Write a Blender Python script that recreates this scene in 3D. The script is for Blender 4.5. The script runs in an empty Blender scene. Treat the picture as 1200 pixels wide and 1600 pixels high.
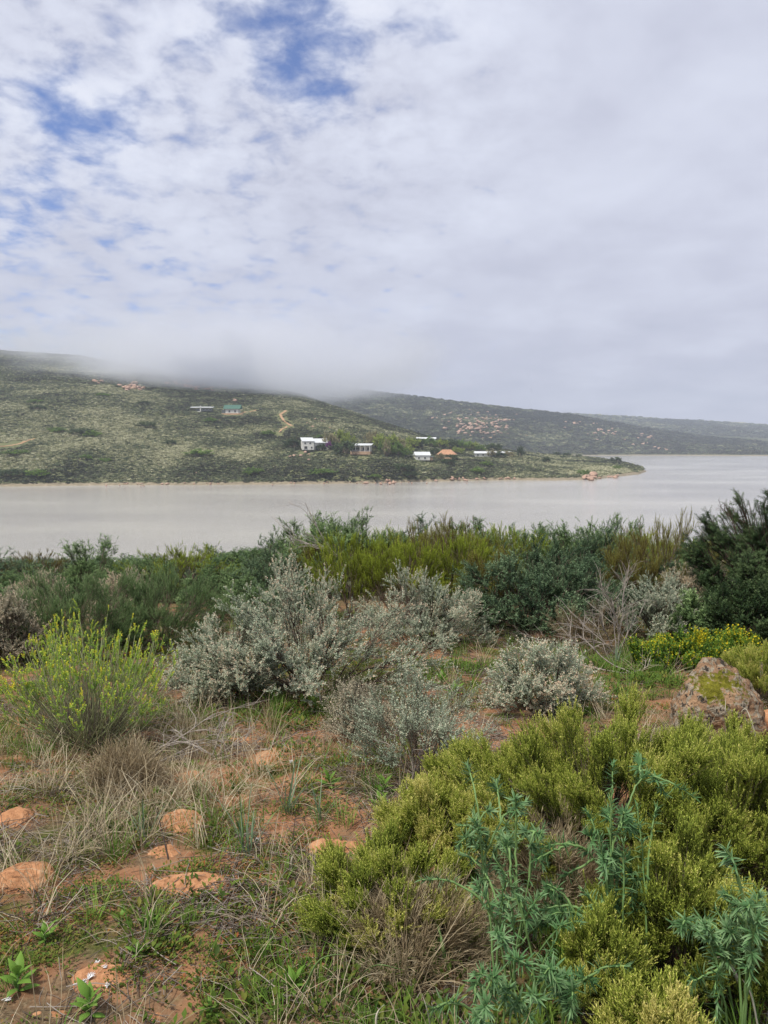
import bpy, bmesh, math
import numpy as np
from mathutils import Vector, Matrix

S = bpy.context.scene
COL = S.collection
R = math.radians

# ------------------------------------------------------------------ camera
CAM_Z, PITCH, FPX = 20.0, R(5.2), 1155.0
cd = bpy.data.cameras.new('camera')
cam = bpy.data.objects.new('camera', cd); COL.objects.link(cam)
cd.sensor_fit = 'VERTICAL'; cd.sensor_height = 24.0; cd.lens = FPX / 1600 * 24.0
cd.clip_start = 0.05; cd.clip_end = 20000
cam.location = (0, 0, CAM_Z); cam.rotation_euler = (R(90) - PITCH, 0, 0)
S.camera = cam

def ray(u, v):
    c, s = math.cos(PITCH), math.sin(PITCH)
    return np.array([u - 600.0, FPX * c + (800 - v) * s, -FPX * s + (800 - v) * c])

# ------------------------------------------------------------------ light
SUN_EL, SUN_AZ = R(60), R(228)          # azimuth clockwise from +Y (behind left)
sl = bpy.data.lights.new('sun', 'SUN'); so = bpy.data.objects.new('sun', sl); COL.objects.link(so)
sl.energy = 3.1; sl.angle = R(8); sl.color = (1.0, 0.94, 0.84)
sd = Vector((math.sin(SUN_AZ) * math.cos(SUN_EL), math.cos(SUN_AZ) * math.cos(SUN_EL), math.sin(SUN_EL)))
so.rotation_euler = sd.to_track_quat('Z', 'Y').to_euler()

def N(nt, typ, **kw):
    n = nt.nodes.new(typ)
    for k, v in kw.items():
        if k.startswith('i_'):
            n.inputs[k[2:].replace('_', ' ')].default_value = v
        else:
            setattr(n, k, v)
    return n
def L(nt, a, b): nt.links.new(a, b)
def M2(nt, op, a, b=None, c=None, clamp=False):
    n = nt.nodes.new('ShaderNodeMath'); n.operation = op; n.use_clamp = clamp
    for i, x in enumerate((a, b, c)):
        if x is None: continue
        if isinstance(x, (int, float)): n.inputs[i].default_value = x
        else: nt.links.new(x, n.inputs[i])
    return n.outputs[0]
def mixc(nt, f, a, b, mode='MIX'):
    n = nt.nodes.new('ShaderNodeMix'); n.data_type = 'RGBA'; n.blend_type = mode
    for k, x in ((0, f), (6, a), (7, b)):
        if isinstance(x, (int, float)): n.inputs[k].default_value = x
        elif isinstance(x, tuple): n.inputs[k].default_value = (*x[:3], 1)
        else: nt.links.new(x, n.inputs[k])
    return n.outputs[2]
def ramp(nt, f, stops, interp='LINEAR'):
    n = nt.nodes.new('ShaderNodeValToRGB'); n.color_ramp.interpolation = interp
    e = n.color_ramp.elements
    while len(e) < len(stops): e.new(0.5)
    for x, (p, c) in zip(e, stops):
        x.position = p; x.color = (*c, 1) if isinstance(c, tuple) else (c, c, c, 1)
    nt.links.new(f, n.inputs[0]); return n.outputs[0]
def sstep(nt, x, a, b):
    n = nt.nodes.new('ShaderNodeMapRange'); n.interpolation_type = 'SMOOTHSTEP'
    nt.links.new(x, n.inputs[0]); n.inputs[1].default_value = a; n.inputs[2].default_value = b
    return n.outputs[0]
def noise(nt, vec, scale, detail=4, rough=0.55, dist=0.0):
    n = nt.nodes.new('ShaderNodeTexNoise'); n.inputs['Scale'].default_value = scale
    n.inputs['Detail'].default_value = detail; n.inputs['Roughness'].default_value = rough
    n.inputs['Distortion'].default_value = dist
    if vec is not None: nt.links.new(vec, n.inputs['Vector'])
    return n.outputs['Fac']

W = bpy.data.worlds.new('World'); S.world = W; W.use_nodes = True
wt = W.node_tree; wt.nodes.clear()
sky = N(wt, 'ShaderNodeTexSky', sky_type='NISHITA', sun_disc=False, sun_elevation=SUN_EL, sun_rotation=SUN_AZ, altitude=800, air_density=1.0, dust_density=0.2, ozone_density=3.0)
tc = N(wt, 'ShaderNodeTexCoord')
nrm = N(wt, 'ShaderNodeVectorMath', operation='NORMALIZE'); L(wt, tc.outputs['Generated'], nrm.inputs[0])
D = nrm.outputs[0]
sx = N(wt, 'ShaderNodeSeparateXYZ'); L(wt, D, sx.inputs[0])
dz = M2(wt, 'MAXIMUM', sx.outputs[2], 0.0)
den = M2(wt, 'ADD', dz, 0.22)
px = M2(wt, 'DIVIDE', sx.outputs[0], den); py = M2(wt, 'DIVIDE', sx.outputs[1], den)
cp = N(wt, 'ShaderNodeCombineXYZ'); L(wt, px, cp.inputs[0]); L(wt, py, cp.inputs[1]); cp.inputs[2].default_value = 3.7
P = cp.outputs[0]
def blob(u, v, rad):
    d = ray(u, v); d = d / np.linalg.norm(d)
    dp = N(wt, 'ShaderNodeVectorMath', operation='DOT_PRODUCT'); L(wt, D, dp.inputs[0]); dp.inputs[1].default_value = tuple(d)
    return sstep(wt, dp.outputs['Value'], math.cos(rad), 1.0)
n_puff = noise(wt, P, 10.5, 5, 0.55, 0.25)
n_fine = noise(wt, P, 26.0, 4, 0.6, 0.3)
n_mid = noise(wt, P, 3.0, 4, 0.55, 0.2)
n_big = noise(wt, P, 0.9, 3, 0.5)
open_ = M2(wt, 'MULTIPLY', blob(120, 100, R(27)), 0.115)
for u, v, rad, a in ((490, 85, 5.0, .24), (135, 205, 4.5, .14), (45, 320, 3.2, .12), (690, 10, 5, .10), (20, 80, 5, .05), (400, 10, 6, .10), (245, 130, 4, .03), (300, 310, 5, -.05)):
    open_ = M2(wt, 'ADD', open_, M2(wt, 'MULTIPLY', blob(u, v, R(rad)), a))
open_ = M2(wt, 'MINIMUM', open_, 0.30)
cov = M2(wt, 'ADD', M2(wt, 'MULTIPLY', n_puff, 0.8), M2(wt, 'MULTIPLY', n_fine, 0.2))
cov = M2(wt, 'ADD', cov, M2(wt, 'MULTIPLY', M2(wt, 'SUBTRACT', n_big, 0.5), 0.2))
cov = M2(wt, 'SUBTRACT', M2(wt, 'ADD', cov, 0.13), open_)
cov = M2(wt, 'ADD', cov, M2(wt, 'MULTIPLY', sstep(wt, sx.outputs[0], 0.08, 0.3), 0.16))
mask = sstep(wt, cov, 0.18, 0.56)
# thin veil everywhere
mask = M2(wt, 'MAXIMUM', mask, 0.08)
# cloud brightness
mott = M2(wt, 'MULTIPLY', sstep(wt, sx.outputs[0], 0.36, -0.12), sstep(wt, dz, 0.1, 0.42))
smooth_b = M2(wt, 'ADD', M2(wt, 'MULTIPLY', n_mid, 0.46), 0.28)
puff_b = sstep(wt, M2(wt, 'ADD', M2(wt, 'MULTIPLY', n_puff, .7), M2(wt, 'MULTIPLY', n_fine, .3)), 0.30, 0.66)
cb = M2(wt, 'ADD', M2(wt, 'MULTIPLY', mott, M2(wt, 'SUBTRACT', puff_b, 0.5)), 0.0)
cb = M2(wt, 'ADD', smooth_b, M2(wt, 'MULTIPLY', cb, 0.24))
cb = M2(wt, 'ADD', cb, M2(wt, 'MULTIPLY', sstep(wt, dz, 0.0, 0.33), 0.10))
cc = ramp(wt, cb, [(0.30, (0.345, 0.375, 0.485)), (0.52, (0.475, 0.495, 0.60)), (0.72, (0.61, 0.64, 0.745)), (0.95, (0.80, 0.815, 0.88))])
ccs = N(wt, 'ShaderNodeVectorMath', operation='SCALE'); L(wt, cc, ccs.inputs[0]); ccs.inputs[3].default_value = 8.0
skc = N(wt, 'ShaderNodeVectorMath', operation='SCALE'); L(wt, sky.outputs[0], skc.inputs[0]); skc.inputs[3].default_value = 1.0
skt = mixc(wt, 1.0, skc.outputs[0], (0.43, 0.63, 0.96), 'MULTIPLY')
wc = mixc(wt, mask, skt, ccs.outputs[0])
bg = N(wt, 'ShaderNodeBackground'); L(wt, wc, bg.inputs[0]); bg.inputs[1].default_value = 0.1
wo = N(wt, 'ShaderNodeOutputWorld'); L(wt, bg.outputs[0], wo.inputs[0])

S.view_settings.view_transform = 'Standard'; S.view_settings.look = 'None'
S.view_settings.gamma = 1.0; S.view_settings.use_curve_mapping = False
S.view_settings.exposure = 0.58
S.render.engine = 'CYCLES'
cy = S.cycles
cy.max_bounces = 8; cy.diffuse_bounces = 3; cy.glossy_bounces = 2; cy.transmission_bounces = 3
cy.transparent_max_bounces = 4; cy.volume_bounces = 6
cy.use_denoising = True
try: cy.denoiser = 'OPENIMAGEDENOISE'
except Exception: pass
cy.sample_clamp_indirect = 3.0

# ------------------------------------------------------------------ helpers
def tag(o, label=None, cat=None, group=None, kind=None):
    if label: o['label'] = label
    if cat: o['category'] = cat
    if group: o['group'] = group
    if kind: o['kind'] = kind
    return o
def empty(name, loc, label=None, cat=None, group=None, rz=0):
    o = bpy.data.objects.new(name, None); COL.objects.link(o)
    o.location = loc; o.rotation_euler = (0, 0, rz); o.empty_display_size = 0.2
    return tag(o, label, cat, group)
def link(name, me, parent=None, loc=(0, 0, 0), rot=(0, 0, 0), sc=(1, 1, 1)):
    o = bpy.data.objects.new(name, me); COL.objects.link(o)
    o.location = loc; o.rotation_euler = rot; o.scale = sc
    if parent is not None: o.parent = parent
    return o
def mesh_np(name, V, F, mat, tone=None, smooth=False):
    V = np.asarray(V, dtype=np.float32); F = np.asarray(F, dtype=np.int32)
    me = bpy.data.meshes.new(name)
    k = F.shape[1]
    me.vertices.add(len(V)); me.vertices.foreach_set('co', V.ravel())
    me.loops.add(F.size); me.loops.foreach_set('vertex_index', F.ravel())
    me.polygons.add(len(F))
    me.polygons.foreach_set('loop_start', np.arange(0, F.size, k, dtype=np.int32))
    if smooth: me.polygons.foreach_set('use_smooth', np.ones(len(F), dtype=bool))
    if tone is not None:
        a = me.attributes.new('tone', 'FLOAT', 'POINT'); a.data.foreach_set('value', np.asarray(tone, dtype=np.float32))
    me.update(calc_edges=True)
    if mat: me.materials.append(mat)
    return me
def bm_mesh(name, bm, mat, smooth=False):
    me = bpy.data.meshes.new(name); bm.to_mesh(me); bm.free()
    if smooth:
        me.polygons.foreach_set('use_smooth', np.ones(len(me.polygons), dtype=bool))
    if mat: me.materials.append(mat)
    return me
def merge(parts):
    """parts: list of (V, F, tone)"""
    Vs, Fs, Ts, o = [], [], [], 0
    for V, F, T in parts:
        if len(V) == 0: continue
        Vs.append(V); Fs.append(F + o); Ts.append(T); o += len(V)
    return np.concatenate(Vs), np.concatenate(Fs), np.concatenate(Ts)

def _h(ix, iy, seed):
    with np.errstate(over='ignore'):
        n = (ix.astype(np.int64) * 374761393 + iy.astype(np.int64) * 668265263 + seed * 974711) & 0xffffffff
        n = ((n ^ (n >> 13)) * 1274126177) & 0xffffffff
        return ((n ^ (n >> 16)) & 0xffff) / 65535.0
def vnoise(x, y, seed=0):
    x = np.asarray(x, float); y = np.asarray(y, float)
    ix, iy = np.floor(x), np.floor(y); fx, fy = x - ix, y - iy
    fx = fx * fx * (3 - 2 * fx); fy = fy * fy * (3 - 2 * fy)
    a = _h(ix, iy, seed); b = _h(ix + 1, iy, seed); c = _h(ix, iy + 1, seed); d = _h(ix + 1, iy + 1, seed)
    return (a * (1 - fx) + b * fx) * (1 - fy) + (c * (1 - fx) + d * fx) * fy
def fbm(x, y, seed=0, oct=4):
    t, a, s = 0, 0.5, 0
    for i in range(oct):
        t = t + a * vnoise(np.asarray(x) * 2 ** i, np.asarray(y) * 2 ** i, seed + i * 17); s += a; a *= 0.5
    return t / s
def unit(v):
    return v / np.maximum(np.linalg.norm(v, axis=-1, keepdims=True), 1e-9)

# ------------------------------------------------------------------ materials
def newmat(name):
    m = bpy.data.materials.new(name); m.use_nodes = True
    nt = m.node_tree; nt.nodes.clear()
    out = nt.nodes.new('ShaderNodeOutputMaterial')
    b = nt.nodes.new('ShaderNodeBsdfPrincipled'); L(nt, b.outputs[0], out.inputs[0])
    b.inputs['Specular IOR Level'].default_value = 0.12
    return m, nt, b, out
def foliage(name, stops, rough=0.6, transl=0.25):
    m, nt, b, out = newmat(name)
    a = N(nt, 'ShaderNodeAttribute', attribute_name='tone', attribute_type='GEOMETRY')
    i = N(nt, 'ShaderNodeAttribute', attribute_name='itone', attribute_type='INSTANCER')
    oi = N(nt, 'ShaderNodeObjectInfo')
    f = M2(nt, 'ADD', a.outputs['Fac'], i.outputs['Fac'])
    f = M2(nt, 'ADD', f, M2(nt, 'MULTIPLY', M2(nt, 'SUBTRACT', oi.outputs['Random'], 0.5), 0.24), clamp=True)
    c = ramp(nt, f, stops)
    L(nt, c, b.inputs['Base Color']); b.inputs['Roughness'].default_value = rough
    if transl > 0:
        t = N(nt, 'ShaderNodeBsdfTranslucent'); L(nt, c, t.inputs[0])
        mx = N(nt, 'ShaderNodeMixShader'); mx.inputs[0].default_value = transl
        L(nt, b.outputs[0], mx.inputs[1]); L(nt, t.outputs[0], mx.inputs[2]); L(nt, mx.outputs[0], out.inputs[0])
    return m
def plain(name, col, rough=0.8, var=0.25, scale=20.0, bump=0.0, bscale=40.0, spec=0.25):
    m, nt, b, out = newmat(name)
    g = N(nt, 'ShaderNodeTexCoord').outputs['Object']
    n = noise(nt, g, scale, 4, 0.6)
    lo = tuple(c * (1 - var) for c in col); hi = tuple(min(1, c * (1 + var)) for c in col)
    L(nt, ramp(nt, n, [(0.3, lo), (0.7, hi)]), b.inputs['Base Color'])
    b.inputs['Roughness'].default_value = rough; b.inputs['Specular IOR Level'].default_value = spec
    if bump:
        bp = N(nt, 'ShaderNodeBump'); bp.inputs['Strength'].default_value = bump; bp.inputs['Distance'].default_value = 0.01
        L(nt, noise(nt, g, bscale, 5, 0.65), bp.inputs['Height']); L(nt, bp.outputs[0], b.inputs['Normal'])
    return m

GREY_ST = [(0.0, (0.17, 0.21, 0.145)), (0.4, (0.41, 0.475, 0.345)), (0.75, (0.58, 0.60, 0.46)), (1.0, (0.68, 0.50, 0.36))]
MT = {}
MT['grey'] = foliage('saltbush_leaves', GREY_ST)
MT['greytan'] = foliage('saltbush_seedy_leaves', [(0.0, (0.22, 0.21, 0.15)), (0.4, (0.42, 0.40, 0.29)), (0.7, (0.58, 0.49, 0.36)), (1.0, (0.68, 0.53, 0.37))])
MT['willow'] = foliage('narrow_green_leaves', [(0.0, (0.055, 0.10, 0.035)), (0.5, (0.135, 0.215, 0.085)), (1.0, (0.29, 0.40, 0.17))], 0.5)
MT['dkwillow'] = foliage('dull_green_leaves', [(0.0, (0.035, 0.065, 0.035)), (0.5, (0.095, 0.155, 0.08)), (1.0, (0.21, 0.29, 0.16))], 0.5)
MT['feathery'] = foliage('feathery_green_leaves', [(0.0, (0.06, 0.10, 0.04)), (0.5, (0.16, 0.25, 0.10)), (1.0, (0.33, 0.44, 0.20))], 0.5)
MT['olive'] = foliage('olive_needle_leaves', [(0.0, (0.07, 0.07, 0.015)), (0.4, (0.19, 0.235, 0.03)), (0.8, (0.34, 0.43, 0.05)), (1.0, (0.44, 0.46, 0.08))], 0.55)
MT['brolive'] = foliage('brown_olive_leaves', [(0.0, (0.09, 0.06, 0.025)), (0.5, (0.21, 0.19, 0.05)), (1.0, (0.34, 0.36, 0.09))], 0.55)
MT['yellow'] = foliage('yellow_green_needles', [(0.0, (0.08, 0.10, 0.02)), (0.3, (0.22, 0.285, 0.045)), (0.65, (0.42, 0.475, 0.085)), (1.0, (0.62, 0.56, 0.19))], 0.55)
MT['lime'] = foliage('lime_flower_heads', [(0.0, (0.10, 0.19, 0.04)), (0.4, (0.24, 0.40, 0.08)), (0.8, (0.44, 0.58, 0.10)), (1.0, (0.74, 0.66, 0.06))], 0.5, 0.3)
MT['flower'] = foliage('yellow_flower_leaves', [(0.0, (0.05, 0.11, 0.02)), (0.5, (0.13, 0.24, 0.035)), (0.8, (0.28, 0.36, 0.04)), (1.0, (0.66, 0.52, 0.02))], 0.5, 0.3)
MT['rosette'] = foliage('blue_green_leaves', [(0.0, (0.04, 0.10, 0.03)), (0.5, (0.10, 0.21, 0.08)), (1.0, (0.32, 0.45, 0.24))], 0.5)
MT['acacia'] = foliage('dark_tree_leaves', [(0.0, (0.02, 0.04, 0.016)), (0.5, (0.048, 0.085, 0.033)), (1.0, (0.12, 0.17, 0.07))], 0.5)
MT['straw'] = foliage('dry_grass_blades', [(0.0, (0.13, 0.095, 0.06)), (0.5, (0.32, 0.255, 0.155)), (1.0, (0.52, 0.46, 0.33))], 0.7, 0.2)
MT['grass'] = foliage('green_grass_blades', [(0.0, (0.045, 0.10, 0.02)), (0.5, (0.12, 0.23, 0.035)), (1.0, (0.28, 0.39, 0.08))], 0.5)
MT['bluegrass'] = foliage('grey_green_grass_blades', [(0.0, (0.07, 0.12, 0.06)), (0.6, (0.17, 0.25, 0.15)), (1.0, (0.33, 0.38, 0.26))], 0.5)
MT['cover'] = foliage('ground_cover_leaves', [(0.0, (0.035, 0.06, 0.012)), (0.45, (0.10, 0.16, 0.025)), (0.8, (0.19, 0.19, 0.04)), (1.0, (0.30, 0.10, 0.035))], 0.6)
MT['weed'] = foliage('broad_weed_leaves', [(0.0, (0.09, 0.19, 0.03)), (1.0, (0.20, 0.34, 0.06))], 0.45, 0.3)
MT['twig'] = foliage('grey_twigs', [(0.0, (0.05, 0.038, 0.03)), (0.5, (0.16, 0.13, 0.105)), (1.0, (0.36, 0.32, 0.28))], 0.8, 0.0)
MT['scrub'] = foliage('hillside_scrub_leaves', [(0.0, (0.035, 0.042, 0.028)), (0.22, (0.10, 0.095, 0.07)), (0.40, (0.08, 0.115, 0.055)), (0.58, (0.165, 0.18, 0.105)), (0.78, (0.27, 0.275, 0.155)), (1.0, (0.44, 0.43, 0.28))], 0.8, 0.1)
MT['brtwig'] = foliage('brown_grey_twigs', [(0.0, (0.12, 0.085, 0.045)), (0.5, (0.30, 0.235, 0.14)), (1.0, (0.46, 0.39, 0.26))], 0.8, 0.0)
MT['bark'] = plain('dark_bark', (0.075, 0.055, 0.042), 0.9, 0.4, 30)
MT['bark2'] = plain('brown_stems', (0.17, 0.13, 0.10), 0.9, 0.35, 30)
MT['greenstem'] = plain('pale_green_stems', (0.33, 0.36, 0.19), 0.6, 0.3, 14)
MT['fleshy'] = plain('fleshy_green_stems', (0.15, 0.25, 0.085), 0.5, 0.2, 14)
MT['dead'] = plain('weathered_dead_wood', (0.30, 0.265, 0.23), 0.85, 0.3, 25)
MT['darkstick'] = plain('blackened_twig', (0.045, 0.035, 0.03), 0.9, 0.3, 25)
MT['blade'] = plain('bleached_dry_blade', (0.55, 0.51, 0.40), 0.6, 0.2, 12)
MT['feather'] = plain('white_feather_down', (0.72, 0.72, 0.72), 0.8, 0.1, 60)
MT['white'] = plain('white_plaster', (0.62, 0.61, 0.57), 0.8, 0.06, 0.6)
MT['roofw'] = plain('pale_metal_roof', (0.55, 0.57, 0.58), 0.5, 0.06, 0.4)
MT['roofo'] = plain('terracotta_roof', (0.40, 0.22, 0.13), 0.8, 0.2, 0.6)
MT['roofg'] = plain('dark_green_roof', (0.045, 0.12, 0.09), 0.6, 0.15, 0.5)
MT['roofd'] = plain('dark_grey_roof', (0.10, 0.115, 0.12), 0.6, 0.2, 0.5)
MT['tanwall'] = plain('tan_brick_wall', (0.38, 0.26, 0.17), 0.9, 0.2, 0.8)
MT['win'] = plain('dark_window_glass', (0.04, 0.045, 0.05), 0.2, 0.1, 1.0, spec=0.5)
MT['purple'] = foliage('purple_blossom', [(0.0, (0.14, 0.02, 0.16)), (1.0, (0.34, 0.07, 0.38))], 0.6, 0.2)

def m_ground():
    m, nt, b, out = newmat('orange_brown_soil')
    g = N(nt, 'ShaderNodeTexCoord').outputs['Object']
    n1 = noise(nt, g, 1.1, 5, 0.6); n2 = noise(nt, g, 9, 6, 0.65); n3 = noise(nt, g, 60, 4, 0.7)
    soil = ramp(nt, n2, [(0.3, (0.17, 0.08, 0.042)), (0.5, (0.32, 0.16, 0.085)), (0.72, (0.48, 0.27, 0.15))])
    lit = ramp(nt, n3, [(0.3, (0.05, 0.035, 0.022)), (0.55, (0.13, 0.095, 0.055)), (0.75, (0.26, 0.20, 0.13))])
    moss = ramp(nt, n3, [(0.3, (0.035, 0.045, 0.012)), (0.7, (0.11, 0.12, 0.03))])
    f1 = sstep(nt, M2(nt, 'ADD', n1, M2(nt, 'MULTIPLY', n2, 0.5)), 0.66, 0.9)
    c = mixc(nt, f1, soil, lit)
    n4 = noise(nt, g, 3.1, 5, 0.6)
    c = mixc(nt, sstep(nt, n4, 0.52, 0.66), c, moss)
    sp = N(nt, 'ShaderNodeSeparateXYZ'); L(nt, N(nt, 'ShaderNodeNewGeometry').outputs['Position'], sp.inputs[0])
    far = sstep(nt, sp.outputs[1], 9.0, 14.0)
    c = mixc(nt, far, c, (0.07, 0.075, 0.04))
    L(nt, c, b.inputs['Base Color']); b.inputs['Roughness'].default_value = 0.95
    b.inputs['Specular IOR Level'].default_value = 0.1
    bp = N(nt, 'ShaderNodeBump'); bp.inputs['Strength'].default_value = 0.7; bp.inputs['Distance'].default_value = 0.012
    L(nt, M2(nt, 'ADD', M2(nt, 'MULTIPLY', n3, 0.6), n2), bp.inputs['Height']); L(nt, bp.outputs[0], b.inputs['Normal'])
    return m
def m_hill(name, shore=True, dark=1.0):
    m, nt, b, out = newmat(name)
    pos = N(nt, 'ShaderNodeNewGeometry').outputs['Position']
    n1 = noise(nt, pos, 0.012, 5, 0.6); n2 = noise(nt, pos, 0.12, 5, 0.7)
    c = ramp(nt, M2(nt, 'ADD', M2(nt, 'MULTIPLY', n1, 0.5), M2(nt, 'MULTIPLY', n2, 0.5)),
             [(0.32, tuple(dark * x for x in (0.06, 0.07, 0.04))), (0.48, tuple(dark * x for x in (0.11, 0.125, 0.06))),
              (0.62, tuple(dark * x for x in (0.17, 0.17, 0.085))), (0.75, tuple(dark * x for x in (0.28, 0.22, 0.13)))])
    if shore:
        sp = N(nt, 'ShaderNodeSeparateXYZ'); L(nt, pos, sp.inputs[0])
        z = M2(nt, 'ADD', sp.outputs[2], M2(nt, 'MULTIPLY', n2, -1.2))
        sand = ramp(nt, noise(nt, pos, 0.5, 4, 0.7), [(0.35, (0.17, 0.145, 0.10)), (0.6, (0.27, 0.23, 0.16)), (0.75, (0.36, 0.29, 0.22))])
        c = mixc(nt, sstep(nt, z, 1.0, 0.5), c, sand)
    L(nt, c, b.inputs['Base Color']); b.inputs['Roughness'].default_value = 1.0; b.inputs['Specular IOR Level'].default_value = 0.05
    return m
def m_water():
    m, nt, b, out = newmat('muddy_lake_water')
    pos = N(nt, 'ShaderNodeNewGeometry').outputs['Position']
    mp = N(nt, 'ShaderNodeMapping'); L(nt, pos, mp.inputs[0]); mp.inputs['Scale'].default_value = (0.010, 0.022, 1)
    band = noise(nt, mp.outputs[0], 1.0, 3, 0.5)
    L(nt, ramp(nt, band, [(0.35, (0.36, 0.345, 0.32)), (0.65, (0.42, 0.405, 0.36))]), b.inputs['Base Color'])
    L(nt, ramp(nt, band, [(0.35, 0.09), (0.65, 0.15)]), b.inputs['Roughness'])
    b.inputs['Specular IOR Level'].default_value = 0.5; b.inputs['IOR'].default_value = 1.33
    mp2 = N(nt, 'ShaderNodeMapping'); L(nt, pos, mp2.inputs[0]); mp2.inputs['Scale'].default_value = (0.55, 1.5, 1)
    w = noise(nt, mp2.outputs[0], 1.3, 6, 0.65, 0.3)
    bp = N(nt, 'ShaderNodeBump'); bp.inputs['Strength'].default_value = 0.5; bp.inputs['Distance'].default_value = 0.22
    L(nt, w, bp.inputs['Height']); L(nt, bp.outputs[0], b.inputs['Normal'])
    return m
def m_rock(name, cols, lichen=0.0, moss=None, scale=6.0, bump=0.8, bd=0.02):
    m, nt, b, out = newmat(name)
    g = N(nt, 'ShaderNodeTexCoord').outputs['Object']
    n1 = noise(nt, g, scale, 6, 0.65, 0.4); n2 = noise(nt, g, scale * 4, 5, 0.7)
    c = ramp(nt, M2(nt, 'ADD', M2(nt, 'MULTIPLY', n1, .65), M2(nt, 'MULTIPLY', n2, .35)), [(0.32, cols[0]), (0.5, cols[1]), (0.68, cols[2])])
    if lichen:
        v = noise(nt, g, scale * 1.7, 5, 0.7, 0.8)
        c = mixc(nt, sstep(nt, v, 0.64 - lichen * 0.2, 0.68 - lichen * 0.2), c, ramp(nt, n2, [(0.3, (0.16, 0.135, 0.10)), (0.7, (0.38, 0.33, 0.25))]))
        v2 = noise(nt, g, scale * 2.6, 5, 0.7, 0.5)
        c = mixc(nt, sstep(nt, v2, 0.55, 0.60), c, (0.05, 0.042, 0.035))
    if moss:
        sb = N(nt, 'ShaderNodeVectorMath', operation='SUBTRACT'); L(nt, g, sb.inputs[0]); sb.inputs[1].default_value = moss[0]
        ml = N(nt, 'ShaderNodeVectorMath', operation='MULTIPLY'); L(nt, sb.outputs[0], ml.inputs[0]); ml.inputs[1].default_value = (.75, .6, 1.7)
        sp = N(nt, 'ShaderNodeVectorMath', operation='LENGTH'); L(nt, ml.outputs[0], sp.inputs[0])
        f = M2(nt, 'ADD', sp.outputs['Value'], M2(nt, 'MULTIPLY', M2(nt, 'SUBTRACT', n1, 0.46), moss[1] * 3.6))
        f = M2(nt, 'ADD', f, M2(nt, 'MULTIPLY', M2(nt, 'SUBTRACT', n2, 0.5), moss[1] * 2.6))
        c = mixc(nt, sstep(nt, f, moss[1] * 1.05, moss[1] * 0.8), c, ramp(nt, n2, [(0.3, (0.07, 0.07, 0.012)), (0.7, (0.22, 0.21, 0.025))]))
    L(nt, c, b.inputs['Base Color']); b.inputs['Roughness'].default_value = 0.95; b.inputs['Specular IOR Level'].default_value = 0.1
    bp = N(nt, 'ShaderNodeBump'); bp.inputs['Strength'].default_value = bump; bp.inputs['Distance'].default_value = bd
    L(nt, M2(nt, 'ADD', n1, M2(nt, 'MULTIPLY', n2, 0.5)), bp.inputs['Height']); L(nt, bp.outputs[0], b.inputs['Normal'])
    return m
MT['ground'] = m_ground()
MT['hill'] = m_hill('hillside_soil_and_scrub'); MT['farhill'] = m_hill('far_hill_scrub', True, 0.6)
MT['water'] = m_water()
MT['sandstone'] = m_rock('orange_sandstone', [(0.22, 0.10, 0.05), (0.42, 0.21, 0.105), (0.56, 0.33, 0.19)], scale=14.0, bump=1.0, bd=0.012)
MT['farrock'] = m_rock('pinkish_boulder', [(0.20, 0.13, 0.10), (0.42, 0.28, 0.21), (0.56, 0.42, 0.33)], scale=0.5, bump=0.5, bd=0.3)
MT['track'] = m_rock('orange_dirt', [(0.26, 0.16, 0.09), (0.38, 0.24, 0.14), (0.46, 0.32, 0.20)], scale=0.2, bump=0.2, bd=0.05)

# ------------------------------------------------------------------ terrain
def g_near(x, y):
    x = np.asarray(x, float); y = np.asarray(y, float)
    d = np.maximum(y, 0)
    z = CAM_Z - 1.65 - 0.05 * y - 0.0022 * d * d
    z = z + 0.10 * (fbm(x * 0.5 + 9, y * 0.5, 3) - 0.5) + 0.05 * (fbm(x * 2.3, y * 2.3, 5) - 0.5) * np.clip(1 - d / 25, 0, 1)
    z = z + (fbm(x * 0.07, y * 0.07, 8) - 0.5) * 1.0 * np.clip((d - 8) / 20, 0, 1)
    return z
def GP(u, v):
    """point where the sight line through a spot of the photograph meets the near ground"""
    d = ray(u, v); t0, t1 = 0.5, None
    t = 0.5
    while t < 200:
        y = t; x = d[0] / d[1] * y; z = CAM_Z + d[2] / d[1] * y
        if z < float(g_near(x, y)): break
        t *= 1.01
    return Vector((x, y, float(g_near(x, y))))
def WP(u, v, Y):
    d = ray(u, v); return Vector((d[0] / d[1] * Y, Y, CAM_Z + d[2] / d[1] * Y))
def axis(spans):
    out = []
    for a, b, n in spans: out += list(np.linspace(a, b, n, endpoint=False))
    return np.array(out + [spans[-1][1]])
def grid(name, X, Y, Z, mat):
    ny, nx = X.shape
    V = np.stack([X, Y, Z], -1).reshape(-1, 3)
    i = np.arange((ny - 1) * (nx - 1)); r, c = i // (nx - 1), i % (nx - 1); a = r * nx + c
    F = np.stack([a, a + 1, a + nx + 1, a + nx], -1)
    return mesh_np(name, V, F, mat, smooth=True)
ax = axis([(-260, -40, 22), (-40, -8, 40), (-8, 8, 260), (8, 40, 40), (40, 260, 22)])
ay = axis([(-60, 0.8, 30), (0.8, 9, 220), (9, 30, 90), (30, 130, 60)])
X, Y = np.meshgrid(ax, ay)
tag(link('ground', grid('ground', X, Y, g_near(X, Y), MT['ground'])), kind='structure')

bm = bmesh.new()
bmesh.ops.create_grid(bm, x_segments=1, y_segments=1, size=0.5)
me = bm_mesh('water', bm, MT['water'])
o = link('water', me, loc=(0, 4550, 0), sc=(16000, 9000, 1)); tag(o, kind='structure')

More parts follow.
